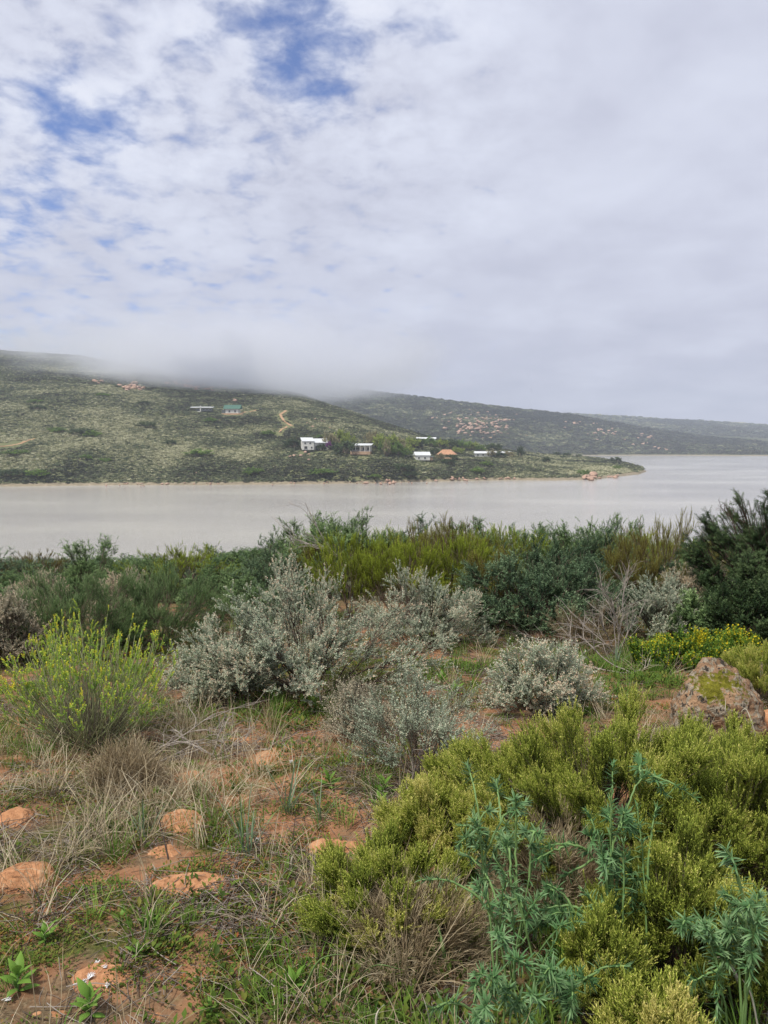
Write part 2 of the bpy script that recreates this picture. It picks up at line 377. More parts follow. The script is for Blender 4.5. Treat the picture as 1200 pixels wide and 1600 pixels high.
def shoreY(v):
    d = ray(600, v); return CAM_Z * d[1] / -d[2]
def ztop(v, Y):
    d = ray(600, v); return CAM_Z + d[2] / d[1] * Y
HU = np.array([-900, -200, 0, 130, 270, 400, 470, 520, 600, 660, 720, 800, 870, 930, 968, 1000, 1012, 1030.])
HS = np.array([764, 762, 760, 758.5, 757.5, 757, 756.5, 756, 755, 753, 751.5, 750, 750, 749, 745, 741, 737, 735.])
HR = np.array([1000, 1000, 1000, 1000, 950, 900, 850, 820, 760, 720, 700, 690, 760, 720, 660, 590, 552, 545.])
HV = np.array([525, 541, 548, 557, 583, 602, 616, 634, 662, 680, 694, 704, 711.5, 715.5, 721, 729, 736.5, 740.])
HE = np.array([.95, .95, .92, .9, .85, .8, .75, .65, .52, .48, .48, .45, .5, .5, .5, .6, .8, 1.])
HB = HR + np.array([500, 500, 500, 500, 500, 450, 450, 450, 450, 420, 420, 400, 300, 200, 120, 60, 8, 4.])
HS_D = np.array([shoreY(v) for v in HS]); HZ = np.array([ztop(v, y) for v, y in zip(HV, HR)])
HZB = np.array([60, 60, 60, 50, 30, 15, 10, 8, 5, 4, 2, 0, -3, -3, -3, -3, -3, -3.])
def hill(x, y):
    x = np.asarray(x, float); y = np.asarray(y, float)
    u = 600 + 1159 * x / y
    I = lambda t: np.interp(u, HU, t)
    ds, dr, zr, ex, db, zb = I(HS_D), I(HR), I(HZ), I(HE), I(HB), I(HZB)
    ds = ds + (fbm(x * 0.02, y * 0.0 + 3, 21) - 0.5) * 16 * np.clip((1000 - u) / 60, 0, 1)
    t = (y - ds) / np.maximum(dr - ds, 1.0)
    up = zr * np.clip(t, 0, 1) ** ex
    up = up * (1 + 0.0 * t)
    s = np.clip((y - dr) / np.maximum(db - dr, 1.0), 0, 1); s = s * s * (3 - 2 * s)
    z = np.where(t < 0, np.maximum(t * 25, -3), np.where(t <= 1, up, zr + (zb - zr) * s))
    amp = np.clip(z / 12, 0, 1)
    z = z + amp * ((fbm(x * 0.012, y * 0.012, 31) - 0.5) * 9 + (fbm(x * 0.06, y * 0.06, 35) - 0.5) * 2.2) * np.clip((940 - u) / 100, 0.15, 1) * np.clip((dr - y) / 120 + 0.4, 0.3, 1)
    return np.where(u > 1025, -3, z)
FU = np.array([-1200, -200, 200, 450, 520, 600, 700, 820, 900, 1000, 1100, 1200, 1400, 1900, 2600.])
FV = np.array([590, 592, 596, 600, 603, 613, 626, 640, 650, 667, 683, 691, 694, 697, 694.])
FS = shoreY(712.0)
def farhill(x, y):
    u = 600 + 1159 * x / y
    zr = np.array([ztop(v, 2000) for v in FV]); zr = np.interp(u, FU, zr)
    ds = FS + (fbm(x * 0.006, y * 0, 41) - 0.5) * 160 - np.clip((u - 1200) * 0.1, 0, 200)
    t = (y - ds) / (2000 - ds)
    s = np.clip((y - 2000) / 500, 0, 1); s = s * s * (3 - 2 * s)
    z = np.where(t < 0, np.maximum(t * 60, -4), np.where(t <= 1, zr * np.clip(t, 0, 1) ** 0.7, zr * (1 - s) + 10 * s))
    a = np.clip(z / 20, 0, 1)
    return z + a * ((fbm(x * 0.006, y * 0.006, 43) - 0.5) * 24 + (fbm(x * 0.025, y * 0.025, 47) - 0.5) * 7) * np.clip((2000 - y) / 250 + .25, .2, 1)
DU = np.array([-200, 600, 760, 900, 1000, 1100, 1200, 1400, 1800, 2600.])
DV = np.array([640, 640, 641, 647, 652, 658, 664, 672, 676, 668.])
def disthill(x, y):
    u = 600 + 1159 * x / y
    zr = np.interp(u, DU, np.array([ztop(v, 3500) for v in DV]))
    t = np.clip((y - 1900) / 1600, 0, 1); s = np.clip((y - 3500) / 500, 0, 1)
    z = zr * t ** 0.8 * (1 - s) - 3 * (t == 0) 
    return z + np.clip(z / 20, 0, 1) * (fbm(x * 0.004, y * 0.004, 53) - 0.5) * 30 * np.clip((3500 - y) / 300 + .2, .15, 1)
def fan(name, f, y0, y1, ny, smin, smax, ns, mat, powr=1.0):
    yy = y0 * (y1 / y0) ** (np.linspace(0, 1, ny)); ss = np.linspace(smin, smax, ns)
    Yg, Sg = np.meshgrid(yy, ss, indexing='ij'); Xg = Sg * Yg
    o = link(name, grid(name, Xg, Yg, f(Xg, Yg), mat)); return tag(o, kind='structure')
fan('hillside', hill, 320, 1500, 240, -1.25, 0.367, 620, MT['hill'])
fan('far_hill', farhill, 1200, 2600, 120, -1.4, 1.7, 560, MT['farhill'])
fan('distant_hill', disthill, 1890, 4000, 60, -0.5, 1.7, 260, MT['farhill'])
def HP(u, v, f=None, y0=330, y1=2400):
    d = ray(u, v); Ys = y0 * (y1 / y0) ** np.linspace(0, 1, 3000)
    xs = d[0] / d[1] * Ys; zs = CAM_Z + d[2] / d[1] * Ys
    hz = np.maximum((f or hill)(xs, Ys), 0)
    k = np.argmax(zs < hz) if np.any(zs < hz) else len(Ys) - 1
    return Vector((xs[k], Ys[k], hz[k]))

# ------------------------------------------------------------------ plant machinery
def tubes(P, r, sides=4):
    """P (N,K,3), r (N,K) -> triangles"""
    Nn, K, _ = P.shape
    T = np.gradient(P, axis=1); T = unit(T)
    ref = np.where(np.abs(T[..., 2:3]) > 0.9, np.array([1.0, 0, 0]), np.array([0, 0, 1.0]))
    A = unit(np.cross(T, ref)); B = np.cross(T, A)
    ang = np.arange(sides) * 2 * np.pi / sides
    ring = P[:, :, None] + r[:, :, None, None] * (np.cos(ang)[None, None, :, None] * A[:, :, None] + np.sin(ang)[None, None, :, None] * B[:, :, None])
    V = ring.reshape(-1, 3)
    k = np.arange(K - 1)[:, None]; s = np.arange(sides)[None]
    a = k * sides + s; b = k * sides + (s + 1) % sides
    q = np.stack([a, b, b + sides, a + sides], -1).reshape(-1, 4)
    tri = np.concatenate([q[:, [0, 1, 2]], q[:, [0, 2, 3]]])
    F = (tri[None] + (np.arange(Nn) * K * sides)[:, None, None]).reshape(-1, 3)
    return V, F
def bez(p0, p1, p2, K):
    t = np.linspace(0, 1, K)[None, :, None]
    return p0[:, None] * (1 - t) ** 2 + 2 * p1[:, None] * t * (1 - t) + p2[:, None] * t * t
def leaf(base, d, up, ln, wd, fold=0.25):
    d = np.array(d) / np.linalg.norm(d); s = np.cross(d, up); s = s / (np.linalg.norm(s) + 1e-9); n = np.cross(s, d)
    b = np.array(base); m = b + d * ln * 0.5
    return np.array([b, m + s * wd / 2 + n * wd * fold, b + d * ln, m - s * wd / 2 + n * wd * fold]), np.array([[0, 1, 2], [0, 2, 3]])
def sprig(seed, n=14, ln=0.25, wd=0.1, z0=0.05, z1=1.0, ang=50, tip=0.5, tt=(0.3, 0.6), stem=0.012, curve=0.15, flower=0, ft=1.0, fl=0.12):
    """a leafy shoot one unit long, growing along z"""
    r = np.random.RandomState(seed); parts = []
    cx, cy_ = r.uniform(-curve, curve, 2)
    C = lambda z: np.array([cx * z * z, cy_ * z * z, z])
    P = np.array([[C(z) for z in (0, 0.5, 1)]]); V, F = tubes(P, np.array([[stem, stem * .8, stem * .4]]), 3)
    parts.append((V, F, np.full(len(V), tt[0] * 0.6)))
    for i in range(n):
        z = z0 + (z1 - z0) * (i + r.uniform(0, .8)) / n; a = i * 2.4 + r.uniform(-.4, .4)
        e = R(ang * (1 - tip * z) + r.uniform(-14, 14))
        d = np.array([math.cos(a) * math.sin(e), math.sin(a) * math.sin(e), math.cos(e)])
        l = ln * r.uniform(.7, 1.15) * (1 - .3 * z)
        V, F = leaf(C(z), d, np.array([0, 0, 1.0]) + 0.01, l, wd * r.uniform(.8, 1.2))
        parts.append((V, F, np.full(4, tt[0] + (tt[1] - tt[0]) * z + r.uniform(-.08, .08))))
    for i in range(flower):
        z = 1 - 0.35 * r.rand(); a = r.uniform(0, 6.28)
        d = np.array([math.cos(a), math.sin(a), r.uniform(.2, 1.2)])
        V, F = leaf(C(z) + 0.06 * d, np.array([-d[1], d[0], .3]), d, fl, fl)
        parts.append((V, F, np.full(4, ft + r.uniform(-.1, .05))))
    return merge(parts)
def stamp(tmpl, Pp, Dd, sc, tone, rng, tid=None):
    """copies of shoot templates at points, merged into one mesh's arrays"""
    n = len(Pp); tid = rng.randint(0, len(tmpl), n) if tid is None else tid
    Dd = unit(Dd); rd = unit(rng.normal(size=(n, 3))); Xx = unit(np.cross(rd, Dd)); Yy = np.cross(Dd, Xx)
    out = []
    for k, (V, F, T) in enumerate(tmpl):
        s = np.where(tid == k)[0]
        if len(s) == 0: continue
        M = np.stack([Xx[s], Yy[s], Dd[s]], 1)
        v = Pp[s][:, None] + sc[s][:, None, None] * np.einsum('vk,nkj->nvj', V, M)
        f = F[None] + (np.arange(len(s)) * len(V))[:, None, None]
        t = np.clip(T[None] + tone[s][:, None], 0, 1)
        out.append((v.reshape(-1, 3), f.reshape(-1, 3), t.reshape(-1)))
    return merge(out)

TP = {
 'grey': [sprig(s, 13, .21, .09, .05, 1, 62, .3, (.2, .6), .016, .3, 5, .98, .085) for s in range(4)],
 'greybare': [sprig(s, 9, .17, .08, .2, 1, 62, .3, (.3, .55), .016, .35, 2, .9, .07) for s in range(4)],
 'willow': [sprig(10 + s, 16, .30, .105, .0, 1, 60, .3, (.2, .8), .012, .3) for s in range(4)],
 'olive': [sprig(20 + s, 18, .22, .034, .15, 1, 30, .5, (.25, .75), .010, .15) for s in range(4)],
 'yellow': [sprig(30 + s, 20, .23, .040, .12, 1, 40, .5, (.2, .7), .010, .15, 2, .95, .05) for s in range(4)],
 'lime': [sprig(40 + s, 20, .24, .08, .3, 1, 46, .3, (.25, .7), .010, .2, 3, .95, .10) for s in range(4)],
 'flower': [sprig(50 + s, 13, .24, .10, .05, .95, 48, .3, (.25, .6), .010, .15, 2, 1.0, .12) for s in range(4)],
 'acacia': [sprig(60 + s, 18, .30, .085, .05, 1, 80, .2, (.3, .6), .014, .3) for s in range(4)],
 'bare': [sprig(80 + s, 9, .5, .016, .1, 1, 34, .3, (.3, .7), .010, .25) for s in range(4)],
 'coarse': [sprig(70 + s, 9, .42, .26, .05, 1, 55, .4, (.3, .65), .02, .2) for s in range(4)],
}
KIND = {  # nm mains, n2 branchlets, ns shoots, L shoot length
 'grey':   dict(t='grey', mat='grey', wood='bark', nm=26, n2=13, ns=6, L=.085, low=.30, zlow=-.35, a=.5, b=.25, c=.3, d=.6, wr=.008, cl=.8, rough=.28),
 'greyfr': dict(t='greybare', mat='grey', wood='bark2', nm=20, n2=13, ns=5, L=.075, low=.36, zlow=-.25, a=.5, b=.35, c=.3, d=.6, wr=.006, cl=1.0, rough=.28),
 'willow': dict(t='willow', mat='willow', wood='bark2', nm=22, n2=12, ns=6, L=.105, low=.38, zlow=-.5, a=.4, b=.35, c=.35, d=.8, wr=.007, cl=.8, rough=.3),
 'dkwillow': dict(t='willow', mat='dkwillow', wood='bark2', nm=24, n2=13, ns=6, L=.10, low=.38, zlow=-.5, a=.4, b=.3, c=.35, d=.8, wr=.008, cl=.95, rough=.25),
 'feathery': dict(t='olive', mat='feathery', wood='bark2', nm=34, n2=15, ns=7, L=.095, low=.35, zlow=-.5, a=.4, b=.6, c=.3, d=.5, wr=.006, cl=.8, rough=.25),
 'olive':  dict(t='olive', mat='olive', wood='bark2', nm=20, n2=13, ns=6, L=.13, low=.52, zlow=-.1, a=.4, b=1.0, c=.3, d=.25, wr=.007, cl=.75, rough=.2),
 'brolive': dict(t='olive', mat='brolive', wood='bark2', nm=22, n2=13, ns=6, L=.12, low=.5, zlow=-.2, a=.4, b=.9, c=.3, d=.25, wr=.007, cl=.8, rough=.16),
 'yellow': dict(t='yellow', mat='yellow', wood='bark2', nm=34, n2=16, ns=7, L=.066, low=.40, zlow=-.45, a=.45, b=.8, c=.25, d=.42, wr=.005, cl=.66, rough=.42, tv=.13),
 'flower': dict(t='flower', mat='flower', wood='fleshy', nm=22, n2=9, ns=4, L=.11, low=.2, zlow=-.1, a=.3, b=1.0, c=.2, d=.3, wr=.004, cl=1.0, rough=.3),
 'acacia': dict(t='acacia', mat='acacia', wood='bark', nm=34, n2=15, ns=8, L=.085, low=.5, zlow=-.7, a=.5, b=-.05, c=.5, d=.6, wr=.018, cl=.8, rough=.22),
 'bare': dict(t='bare', mat='brtwig', wood='bark2', nm=22, n2=9, ns=4, L=.10, low=.3, zlow=-.3, a=.5, b=.5, c=.3, d=.5, wr=.004, cl=1.0, rough=.3),
 'fartree': dict(t='coarse', mat='willow', wood='bark2', nm=14, n2=6, ns=5, L=1.25, low=.5, zlow=-.6, a=.4, b=.5, c=.4, d=.6, wr=.04, cl=.9, rough=.3),
}
def shrub_meshes(name, kind, Wd, Dp, H, seed, dens=1.0, L_=None, wood=None, mat=None, tall=0, nmul=1.0):
    K = KIND[kind]; r = np.random.RandomState(seed)
    nm = max(6, int(K['nm'] * nmul)); n2 = max(3, int(K['n2'] * dens ** .5)); ns = max(2, int(round(K['ns'] * dens ** .5)))
    i = np.arange(nm) + 0.5
    zz = K['zlow'] + (1 - K['zlow']) * i / nm; zz = np.clip(zz, -.95, .999); ph = i * 2.39996 + r.uniform(0, 6)
    h = np.sqrt(1 - zz ** 2); d = np.stack([h * np.cos(ph), h * np.sin(ph), zz], -1)
    d += r.normal(0, .1, d.shape); d = unit(d)
    rad = 1 - K['rough'] * r.rand(nm)
    Hc = K['low'] * H; ext = np.array([Wd / 2, Dp / 2, H - Hc]); down = np.array([Wd / 2, Dp / 2, Hc * .9])
    E = np.where(d[:, 2:3] > 0, ext, down)
    tgt = d * E * rad[:, None] * np.array([1.04, 1.04, .92]) + np.array([0, 0, Hc])
    inner = r.rand(nm) < .22; tgt[inner] = (tgt[inner] - [0, 0, Hc]) * .5 + [0, 0, Hc]
    if tall:
        k = r.choice(np.where(d[:, 2] > .5)[0], min(tall, int((d[:, 2] > .5).sum())), replace=False); tgt[k, 2] += H * r.uniform(.08, .22, len(k))
    tgt[:, 2] = np.maximum(tgt[:, 2], 0.06 * H)
    base = np.stack([r.normal(0, .05 * Wd, nm), r.normal(0, .05 * Dp, nm), np.full(nm, -.05)], -1)
    mid = base * .5 + tgt * .5; mid[:, 2] = np.maximum(tgt[:, 2] * .35, 0.03) ; mid[:, :2] = base[:, :2] + (tgt[:, :2] - base[:, :2]) * .38
    mid += r.normal(0, .06 * H, mid.shape)
    MP = bez(base, mid, tgt, 8); MP[:, 1:-1] += r.normal(0, .012 * H, MP[:, 1:-1].shape)
    wr = K['wr'] * (H / 1.0) ** .5
    mr = np.linspace(1, .35, 8)[None] * wr * r.uniform(.7, 1.2, (nm, 1))
    Vw, Fw = tubes(MP, mr, 5)
    # branchlets
    mi = np.repeat(np.arange(nm), n2); n = len(mi)
    ts = r.uniform(.45, 1, n); kk = np.clip((ts * 7).astype(int), 0, 6); fr = (ts * 7 - kk)[:, None]
    p0 = MP[mi, kk] * (1 - fr) + MP[mi, kk + 1] * fr
    cr = K['cl'] * (Wd * Dp * H) ** (1 / 3) / nm ** .5
    off = unit(r.normal(size=(n, 3))) * r.uniform(.35, 1, (n, 1)) * cr
    outw = unit(tgt - [0, 0, Hc * .6])[mi]
    p2 = tgt[mi] + off + outw * cr * .25
    p2[:, 2] = np.maximum(p2[:, 2], .04 * H)
    p1 = (p0 + p2) / 2 + r.normal(0, cr * .2, (n, 3)); p1[:, 2] -= cr * .1
    BP = bez(p0, p1, p2, 5)
    Vb, Fb = tubes(BP, np.linspace(.38, .12, 5)[None] * wr * np.ones((n, 1)), 3)
    woodV, woodF, _ = merge([(Vw, Fw, np.zeros(len(Vw))), (Vb, Fb, np.zeros(len(Vb)))])
    # shoots
    si = np.repeat(np.arange(n), ns); m = len(si)
    t = r.uniform(.35, 1.0, m); kk = np.clip((t * 4).astype(int), 0, 3); fr = (t * 4 - kk)[:, None]
    sp = BP[si, kk] * (1 - fr) + BP[si, kk + 1] * fr
    tn = unit(BP[si, kk + 1] - BP[si, kk])
    sd_ = K['a'] * tn + K['b'] * np.array([0, 0, 1.0]) + K['c'] * outw[si] + K['d'] * r.normal(0, .6, (m, 3))
    Ls = (L_ or K['L']) * r.uniform(.7, 1.35, m)
    tone = (r.normal(0, K.get('tv', .13), nm)[mi][si] + r.normal(0, .07, n)[si] + r.normal(0, .06, m))
    Vf, Ff, Tf = stamp(TP[K['t']], sp, sd_, Ls, tone, r)
    a = mesh_np(name + '_stems', woodV, woodF, wood or MT[K['wood']], smooth=True)
    b = mesh_np(name + '_foliage', Vf, Ff, mat or MT[K['mat']], Tf)
    return a, b
def put_plant(name, meshes, loc, label, cat, group=None, rz=0, sc=(1, 1, 1), pn=('stem', 'foliage')):
    e = empty(name, loc, label, cat, group, rz); e.scale = sc
    link(pn[0], meshes[0], e)
    f = link(pn[1], meshes[1], e)
    return e

def scatter(name, sources, pts, rot, scl, itone, tid, label=None, group=None):
    me = bpy.data.meshes.new(name); n = len(pts)
    me.vertices.add(n); me.vertices.foreach_set('co', np.asarray(pts, np.float32).ravel())
    for an, ty, arr, key in (('rot', 'FLOAT_VECTOR', rot, 'vector'), ('scl', 'FLOAT_VECTOR', scl, 'vector'), ('itone', 'FLOAT', itone, 'value'), ('tid', 'INT', tid, 'value')):
        a = me.attributes.new(an, ty, 'POINT')
        a.data.foreach_set(key, np.asarray(arr, np.int32 if ty == 'INT' else np.float32).ravel())
    o = link(name, me)
    ng = bpy.data.node_groups.new(name + '_scatter', 'GeometryNodeTree')
    ng.interface.new_socket('Geometry', in_out='INPUT', socket_type='NodeSocketGeometry')
    ng.interface.new_socket('Geometry', in_out='OUTPUT', socket_type='NodeSocketGeometry')
    gi = ng.nodes.new('NodeGroupInput'); go = ng.nodes.new('NodeGroupOutput'); jn = ng.nodes.new('GeometryNodeJoinGeometry')
    def attr(nm, ty):
        x = ng.nodes.new('GeometryNodeInputNamedAttribute'); x.data_type = ty; x.inputs[0].default_value = nm; return x.outputs[0]
    ar, as_, at = attr('rot', 'FLOAT_VECTOR'), attr('scl', 'FLOAT_VECTOR'), attr('tid', 'INT')
    for k, sm in enumerate(sources):
        src = bpy.data.objects.new(name + '_source', sm)
        oi = ng.nodes.new('GeometryNodeObjectInfo'); oi.inputs[0].default_value = src; oi.inputs['As Instance'].default_value = True
        cm = ng.nodes.new('FunctionNodeCompare'); cm.data_type = 'INT'; cm.operation = 'EQUAL'
        ng.links.new(at, cm.inputs[2]); cm.inputs[3].default_value = k
        ip = ng.nodes.new('GeometryNodeInstanceOnPoints')
        ng.links.new(gi.outputs[0], ip.inputs['Points']); ng.links.new(cm.outputs[0], ip.inputs['Selection'])
        ng.links.new(oi.outputs['Geometry'], ip.inputs['Instance'])
        ng.links.new(ar, ip.inputs['Rotation']); ng.links.new(as_, ip.inputs['Scale'])
        ng.links.new(ip.outputs[0], jn.inputs[0])
    ng.links.new(jn.outputs[0], go.inputs[0])
    md = o.modifiers.new('scatter', 'NODES'); md.node_group = ng
    return tag(o, label, None, group, 'stuff')

# ------------------------------------------------------------------ hillside vegetation (stuff)
def scrub_mesh(seed, n=46, flat=.6):
    r = np.random.RandomState(seed); parts = []
    c = unit(r.normal(size=(5, 3))) * [.28, .28, .1] 
    for i in range(n):
        k = r.randint(5); d = unit(r.normal(size=3)); d[2] = abs(d[2]) * flat
        p = c[k] + d * .33 * r.uniform(.7, 1) + [0, 0, .12]
        a = unit(r.normal(size=3)); b = unit(np.cross(a, d + r.normal(0, .3, 3)))
        s = r.uniform(.08, .17); V = np.array([p + a * s, p + b * s, p - a * s, p - b * s])
        parts.append((V, np.array([[0, 1, 2], [0, 2, 3]]), np.full(4, r.uniform(-.14, .14))))
    return merge(parts)
SCR = [mesh_np('scrub_bush', *scrub_mesh(s)[:2], MT['scrub'], scrub_mesh(s)[2]) for s in range(5)]
def scrub_field(name, f, n, yr, sr, size, seed, lab, tone_scale=0.012, base=.44, zmin=0.8, dens=None, bias=()):
    r = np.random.RandomState(seed)
    y = yr[0] * (yr[1] / yr[0]) ** r.rand(n) if yr[1] / yr[0] > 2.2 else r.uniform(yr[0], yr[1], n)
    s = r.uniform(sr[0], sr[1], n); x = s * y; z = f(x, y) - .05 * size
    k = z > zmin + r.rand(n) * 1.0
    if dens is not None: k &= r.rand(n) < dens(x, y)
    x, y, z = x[k], y[k], z[k]; n = len(x)
    t = base + (fbm(x * tone_scale, y * tone_scale, seed + 3, 5) - .5) * 1.6 + (fbm(x * .05, y * .05, seed + 5, 3) - .5) * 1.0 + r.normal(0, .20, n)
    for p, rx, ry, val in bias: t = t + val * np.exp(-((x - p.x) / rx) ** 2 - ((y - p.y) / ry) ** 2)
    sc = size * (0.6 + r.rand(n) ** 2.2 * 1.3) * (y / yr[0]) ** .45
    scl = np.stack([sc, sc, sc * r.uniform(.45, .85, n)], -1)
    rot = np.stack([np.zeros(n), np.zeros(n), r.uniform(0, 6.28, n)], -1)
    return scatter(name, SCR, np.stack([x, y, z], -1), rot, scl, t, r.randint(0, 5, n), lab)
HSE = [HP(u, v) for u, v in ((492, 702), (565, 709), (659, 718), (698, 716), (666, 689), (758, 713), (790, 711), (316, 643), (364, 646))]
TRK = []
for tp in (((447, 642), (438, 648), (444, 658), (456, 666)), ((448, 667), (440, 671), (437, 676)), ((-30, 697), (0, 698), (30, 694), (53, 686)), ((350, 648), (370, 648), (400, 641)), ((195, 607), (205, 607), (215, 606))):
    for (a, b), (c, d_) in zip(tp[:-1], tp[1:]):
        for k_ in range(8): TRK.append(HP(a + (c - a) * k_ / 8, b + (d_ - b) * k_ / 8))
def no_house(x, y):
    t = np.ones(np.shape(x))
    for p in TRK: t = np.where((np.abs(x - p.x) < 3.0) & (np.abs(y - p.y) < 9), .08, t)
    for p in HSE: t = t * np.where((np.abs(x - p.x) < 9) & (y > p.y - 14) & (y < p.y + 6), 0.3, 1)
    return t
BI = [(HP(60, 625), 170, 90, .34), (HP(150, 690), 90, 40, .16), (HP(470, 618), 60, 60, .34), (HP(900, 728), 60, 90, .34), (HP(250, 650), 120, 60, -.14), (HP(560, 735), 110, 22, -.2), (HP(150, 745), 120, 18, -.12), (HP(350, 680), 60, 40, .16), (HP(350, 735), 70, 16, -.16)]
scrub_field('hillside_scrub', hill, 230000, (345, 1010), (-.62, .37), 1.5, 77, 'low grey-green and olive scrub covering the hillside across the lake', dens=no_house, bias=BI, base=.41)
scrub_field('far_hill_scrub', farhill, 60000, (1330, 2010), (-.35, .62), 6.0, 78, 'dark green scrub covering the far hill behind the houses', .006, .20, 2.0)
scrub_field('distant_hill_scrub', disthill, 14000, (2400, 3520), (.1, .62), 10.0, 79, 'dark scrub on the distant blue-grey ridge at right', .004, .18, 2.0)
# near bank, below the shrubs and out of sight mostly
r_ = np.random.RandomState(5)
n = 4200; y = r_.uniform(17, 92, n); x = r_.uniform(-1.1, 1.1, n) * y
scatter('lakeside_scrub', SCR, np.stack([x, y, g_near(x, y) - .05], -1), np.stack([x * 0, x * 0, r_.uniform(0, 6.28, n)], -1),
        np.stack([r_.uniform(.8, 1.6, n), r_.uniform(.8, 1.6, n), r_.uniform(.5, .95, n)], -1), r_.normal(.35, .12, n), r_.randint(0, 5, n), 'low scrub on the near bank sloping down to the lake')

# ------------------------------------------------------------------ hillside rocks, tracks, houses, trees
def rock_mesh(name, seed, mat, sub=3, amp=.35, sc=(1, 1, .8), flat=0):
    r = np.random.RandomState(seed); bm = bmesh.new(); bmesh.ops.create_icosphere(bm, subdivisions=sub, radius=.5)
    pl = unit(r.normal(size=(9, 3))); pd = r.uniform(.28, .42, 9)
    from mathutils import noise as mn
    for v in bm.verts:
        c = np.array(v.co)
        for p, d in zip(pl, pd):
            k = c @ p - d
            if k > 0: c = c - p * k * .9
        q = Vector(c) * 3 + Vector((seed * 3.1, 0, 0))
        c = c * (1 + amp * mn.fractal(q, 1.0, 2.0, 4) * .5)
        v.co = (c[0] * sc[0], c[1] * sc[1], c[2] * sc[2])
    return bm_mesh(name, bm, mat, True)
FR = [rock_mesh('far_boulder', s, MT['farrock'], 2, .35, (1, .9, .75)) for s in range(5)]
def rocks(spec, f, label, group, seed, y0=330):
    r = np.random.RandomState(seed)
    for (u, v, su, sv, n, s0, s1) in spec:
        for _ in range(n):
            uu = u + r.normal(0, su); vv = v + r.normal(0, sv)
            p = HP(uu, vv, f, y0)
            s = r.uniform(s0, s1) * p.y / FPX
            o = link('boulder', FR[r.randint(5)], None, (p.x, p.y, p.z + s * .28 + (.5 if p.y > 1200 else 0)), (r.uniform(-.3, .3), r.uniform(-.3, .3), r.uniform(0, 6.28)), (s * r.uniform(1, 1.6), s, s * r.uniform(.7, 1.1)))
            szw = 'small ' if s * FPX / p.y < s0 + (s1 - s0) * .33 else 'large ' if s * FPX / p.y > s0 + (s1 - s0) * .67 else 'medium-sized '
            tag(o, szw + label.replace('small ', ''), 'boulder', group)
rocks([(205, 607, 9, 3, 26, 4, 10)], hill, 'pinkish boulder in the rocky cluster high on the left hillside', 'boulders of the cluster high on the left hillside', 1)
rocks([(152, 598, 3, 1.5, 4, 4, 8)], hill, 'orange boulder of the small pair left of the high rocky cluster', 'small pair of boulders left of the high cluster', 2)
rocks([(290, 601, 16, 4, 16, 3, 8), (325, 608, 14, 4, 14, 3, 7), (366, 626, 2, 2, 3, 3, 6)], hill, 'orange boulder on the misty upper hillside above the green-roofed house', 'boulders on the misty upper hillside', 3)
rocks([(500, 662, 14, 4, 10, 2, 5)], hill, 'small grey-pink boulder on the slope above the white house', 'boulders above the white house', 12)
rocks([(470, 712, 9, 3, 7, 3, 7)], hill, 'orange boulder in the scrub just below the white two-storey house', 'boulders below the white house', 4)
rocks([(728, 668, 16, 6, 44, 2, 7), (765, 670, 18, 6, 40, 2, 8), (770, 656, 18, 4, 24, 2, 6), (715, 655, 22, 5, 18, 2, 5), (745, 645, 22, 4, 12, 2, 4)], farhill, 'pink-orange boulder on the big rocky slope of the far hill', 'boulders on the rocky slope of the far hill', 5, 1250)
rocks([(905, 660, 22, 5, 12, 2, 6), (945, 675, 22, 5, 14, 3, 6), (1005, 690, 18, 4, 10, 3, 6), (1030, 702, 12, 2, 8, 2, 5)], farhill, 'greyish boulder scattered on the far hill above the lake', 'boulders scattered on the far hill', 6, 1250)
rocks([(220, 758, 20, 1, 10, 2, 4), (300, 757, 60, .7, 12, 2, 4), (610, 755, 12, 1.2, 14, 3, 7), (715, 751, 18, 1.6, 12, 3, 6), (790, 749, 20, .8, 10, 3, 5), (590, 756, 100, .7, 14, 2, 4)], hill, 'pale boulder lying along the far shoreline of the lake', 'boulders along the far shoreline', 7)
rocks([(922, 749, 7, 1.6, 13, 5, 10), (928, 743, 3, 2, 6, 6, 12), (958, 746, 9, 1, 6, 3, 6)], hill, 'orange boulder of the outcrop at the tip of the low peninsula', 'boulders of the outcrop on the peninsula shore', 8)
rocks([(200, 735, 150, 8, 16, 1.5, 3.2)], hill, 'small pale stone among scrub low on the left hillside', 'small pale stones low on the hillside', 9)

def ribbon(name, pts, wpx, f, y0, mat, n=24):
    """dirt laid on the terrain"""
    P = [HP(u, v, f, y0) for u, v in pts]; L_ = []
    for a, b in zip(P[:-1], P[1:]):
        for k in range(n): L_.append(a.lerp(b, k / n))
    L_.append(P[-1]); V = []
    rr = np.random.RandomState(len(pts))
    for i, p in enumerate(L_):
        a = L_[max(0, i - 1)]; b = L_[min(len(L_) - 1, i + 1)]; d = (b - a); d.z = 0; d = d.normalized() if d.length > 0 else Vector((1, 0, 0))
        s = Vector((-d.y, d.x, 0)); w = wpx * p.y / FPX * (.42 + .22 * rr.rand())
        for k in (-1, -.33, .33, 1):
            q = p + s * w * k; V.append((q.x, q.y, float((f or hill)(q.x, q.y)) + .45 - .25 * abs(k)))
    F = [[i * 4 + k, i * 4 + k + 1, i * 4 + k + 5, i * 4 + k + 4] for i in range(len(L_) - 1) for k in range(3)]
    return tag(link(name, mesh_np(name, V, F, mat, smooth=True)), kind='structure')
ribbon('dirt_track', [(447, 642), (438, 648), (444, 658), (456, 666)], 4, hill, 330, MT['track'])
ribbon('dirt_track', [(448, 667), (440, 671), (437, 676)], 3, hill, 330, MT['track'])
ribbon('dirt_track', [(-30, 697), (0, 698), (30, 694), (53, 686)], 5, hill, 330, MT['track'])
ribbon('dirt_track', [(765, 684), (780, 679), (795, 677)], 5, farhill, 1250, MT['track'])
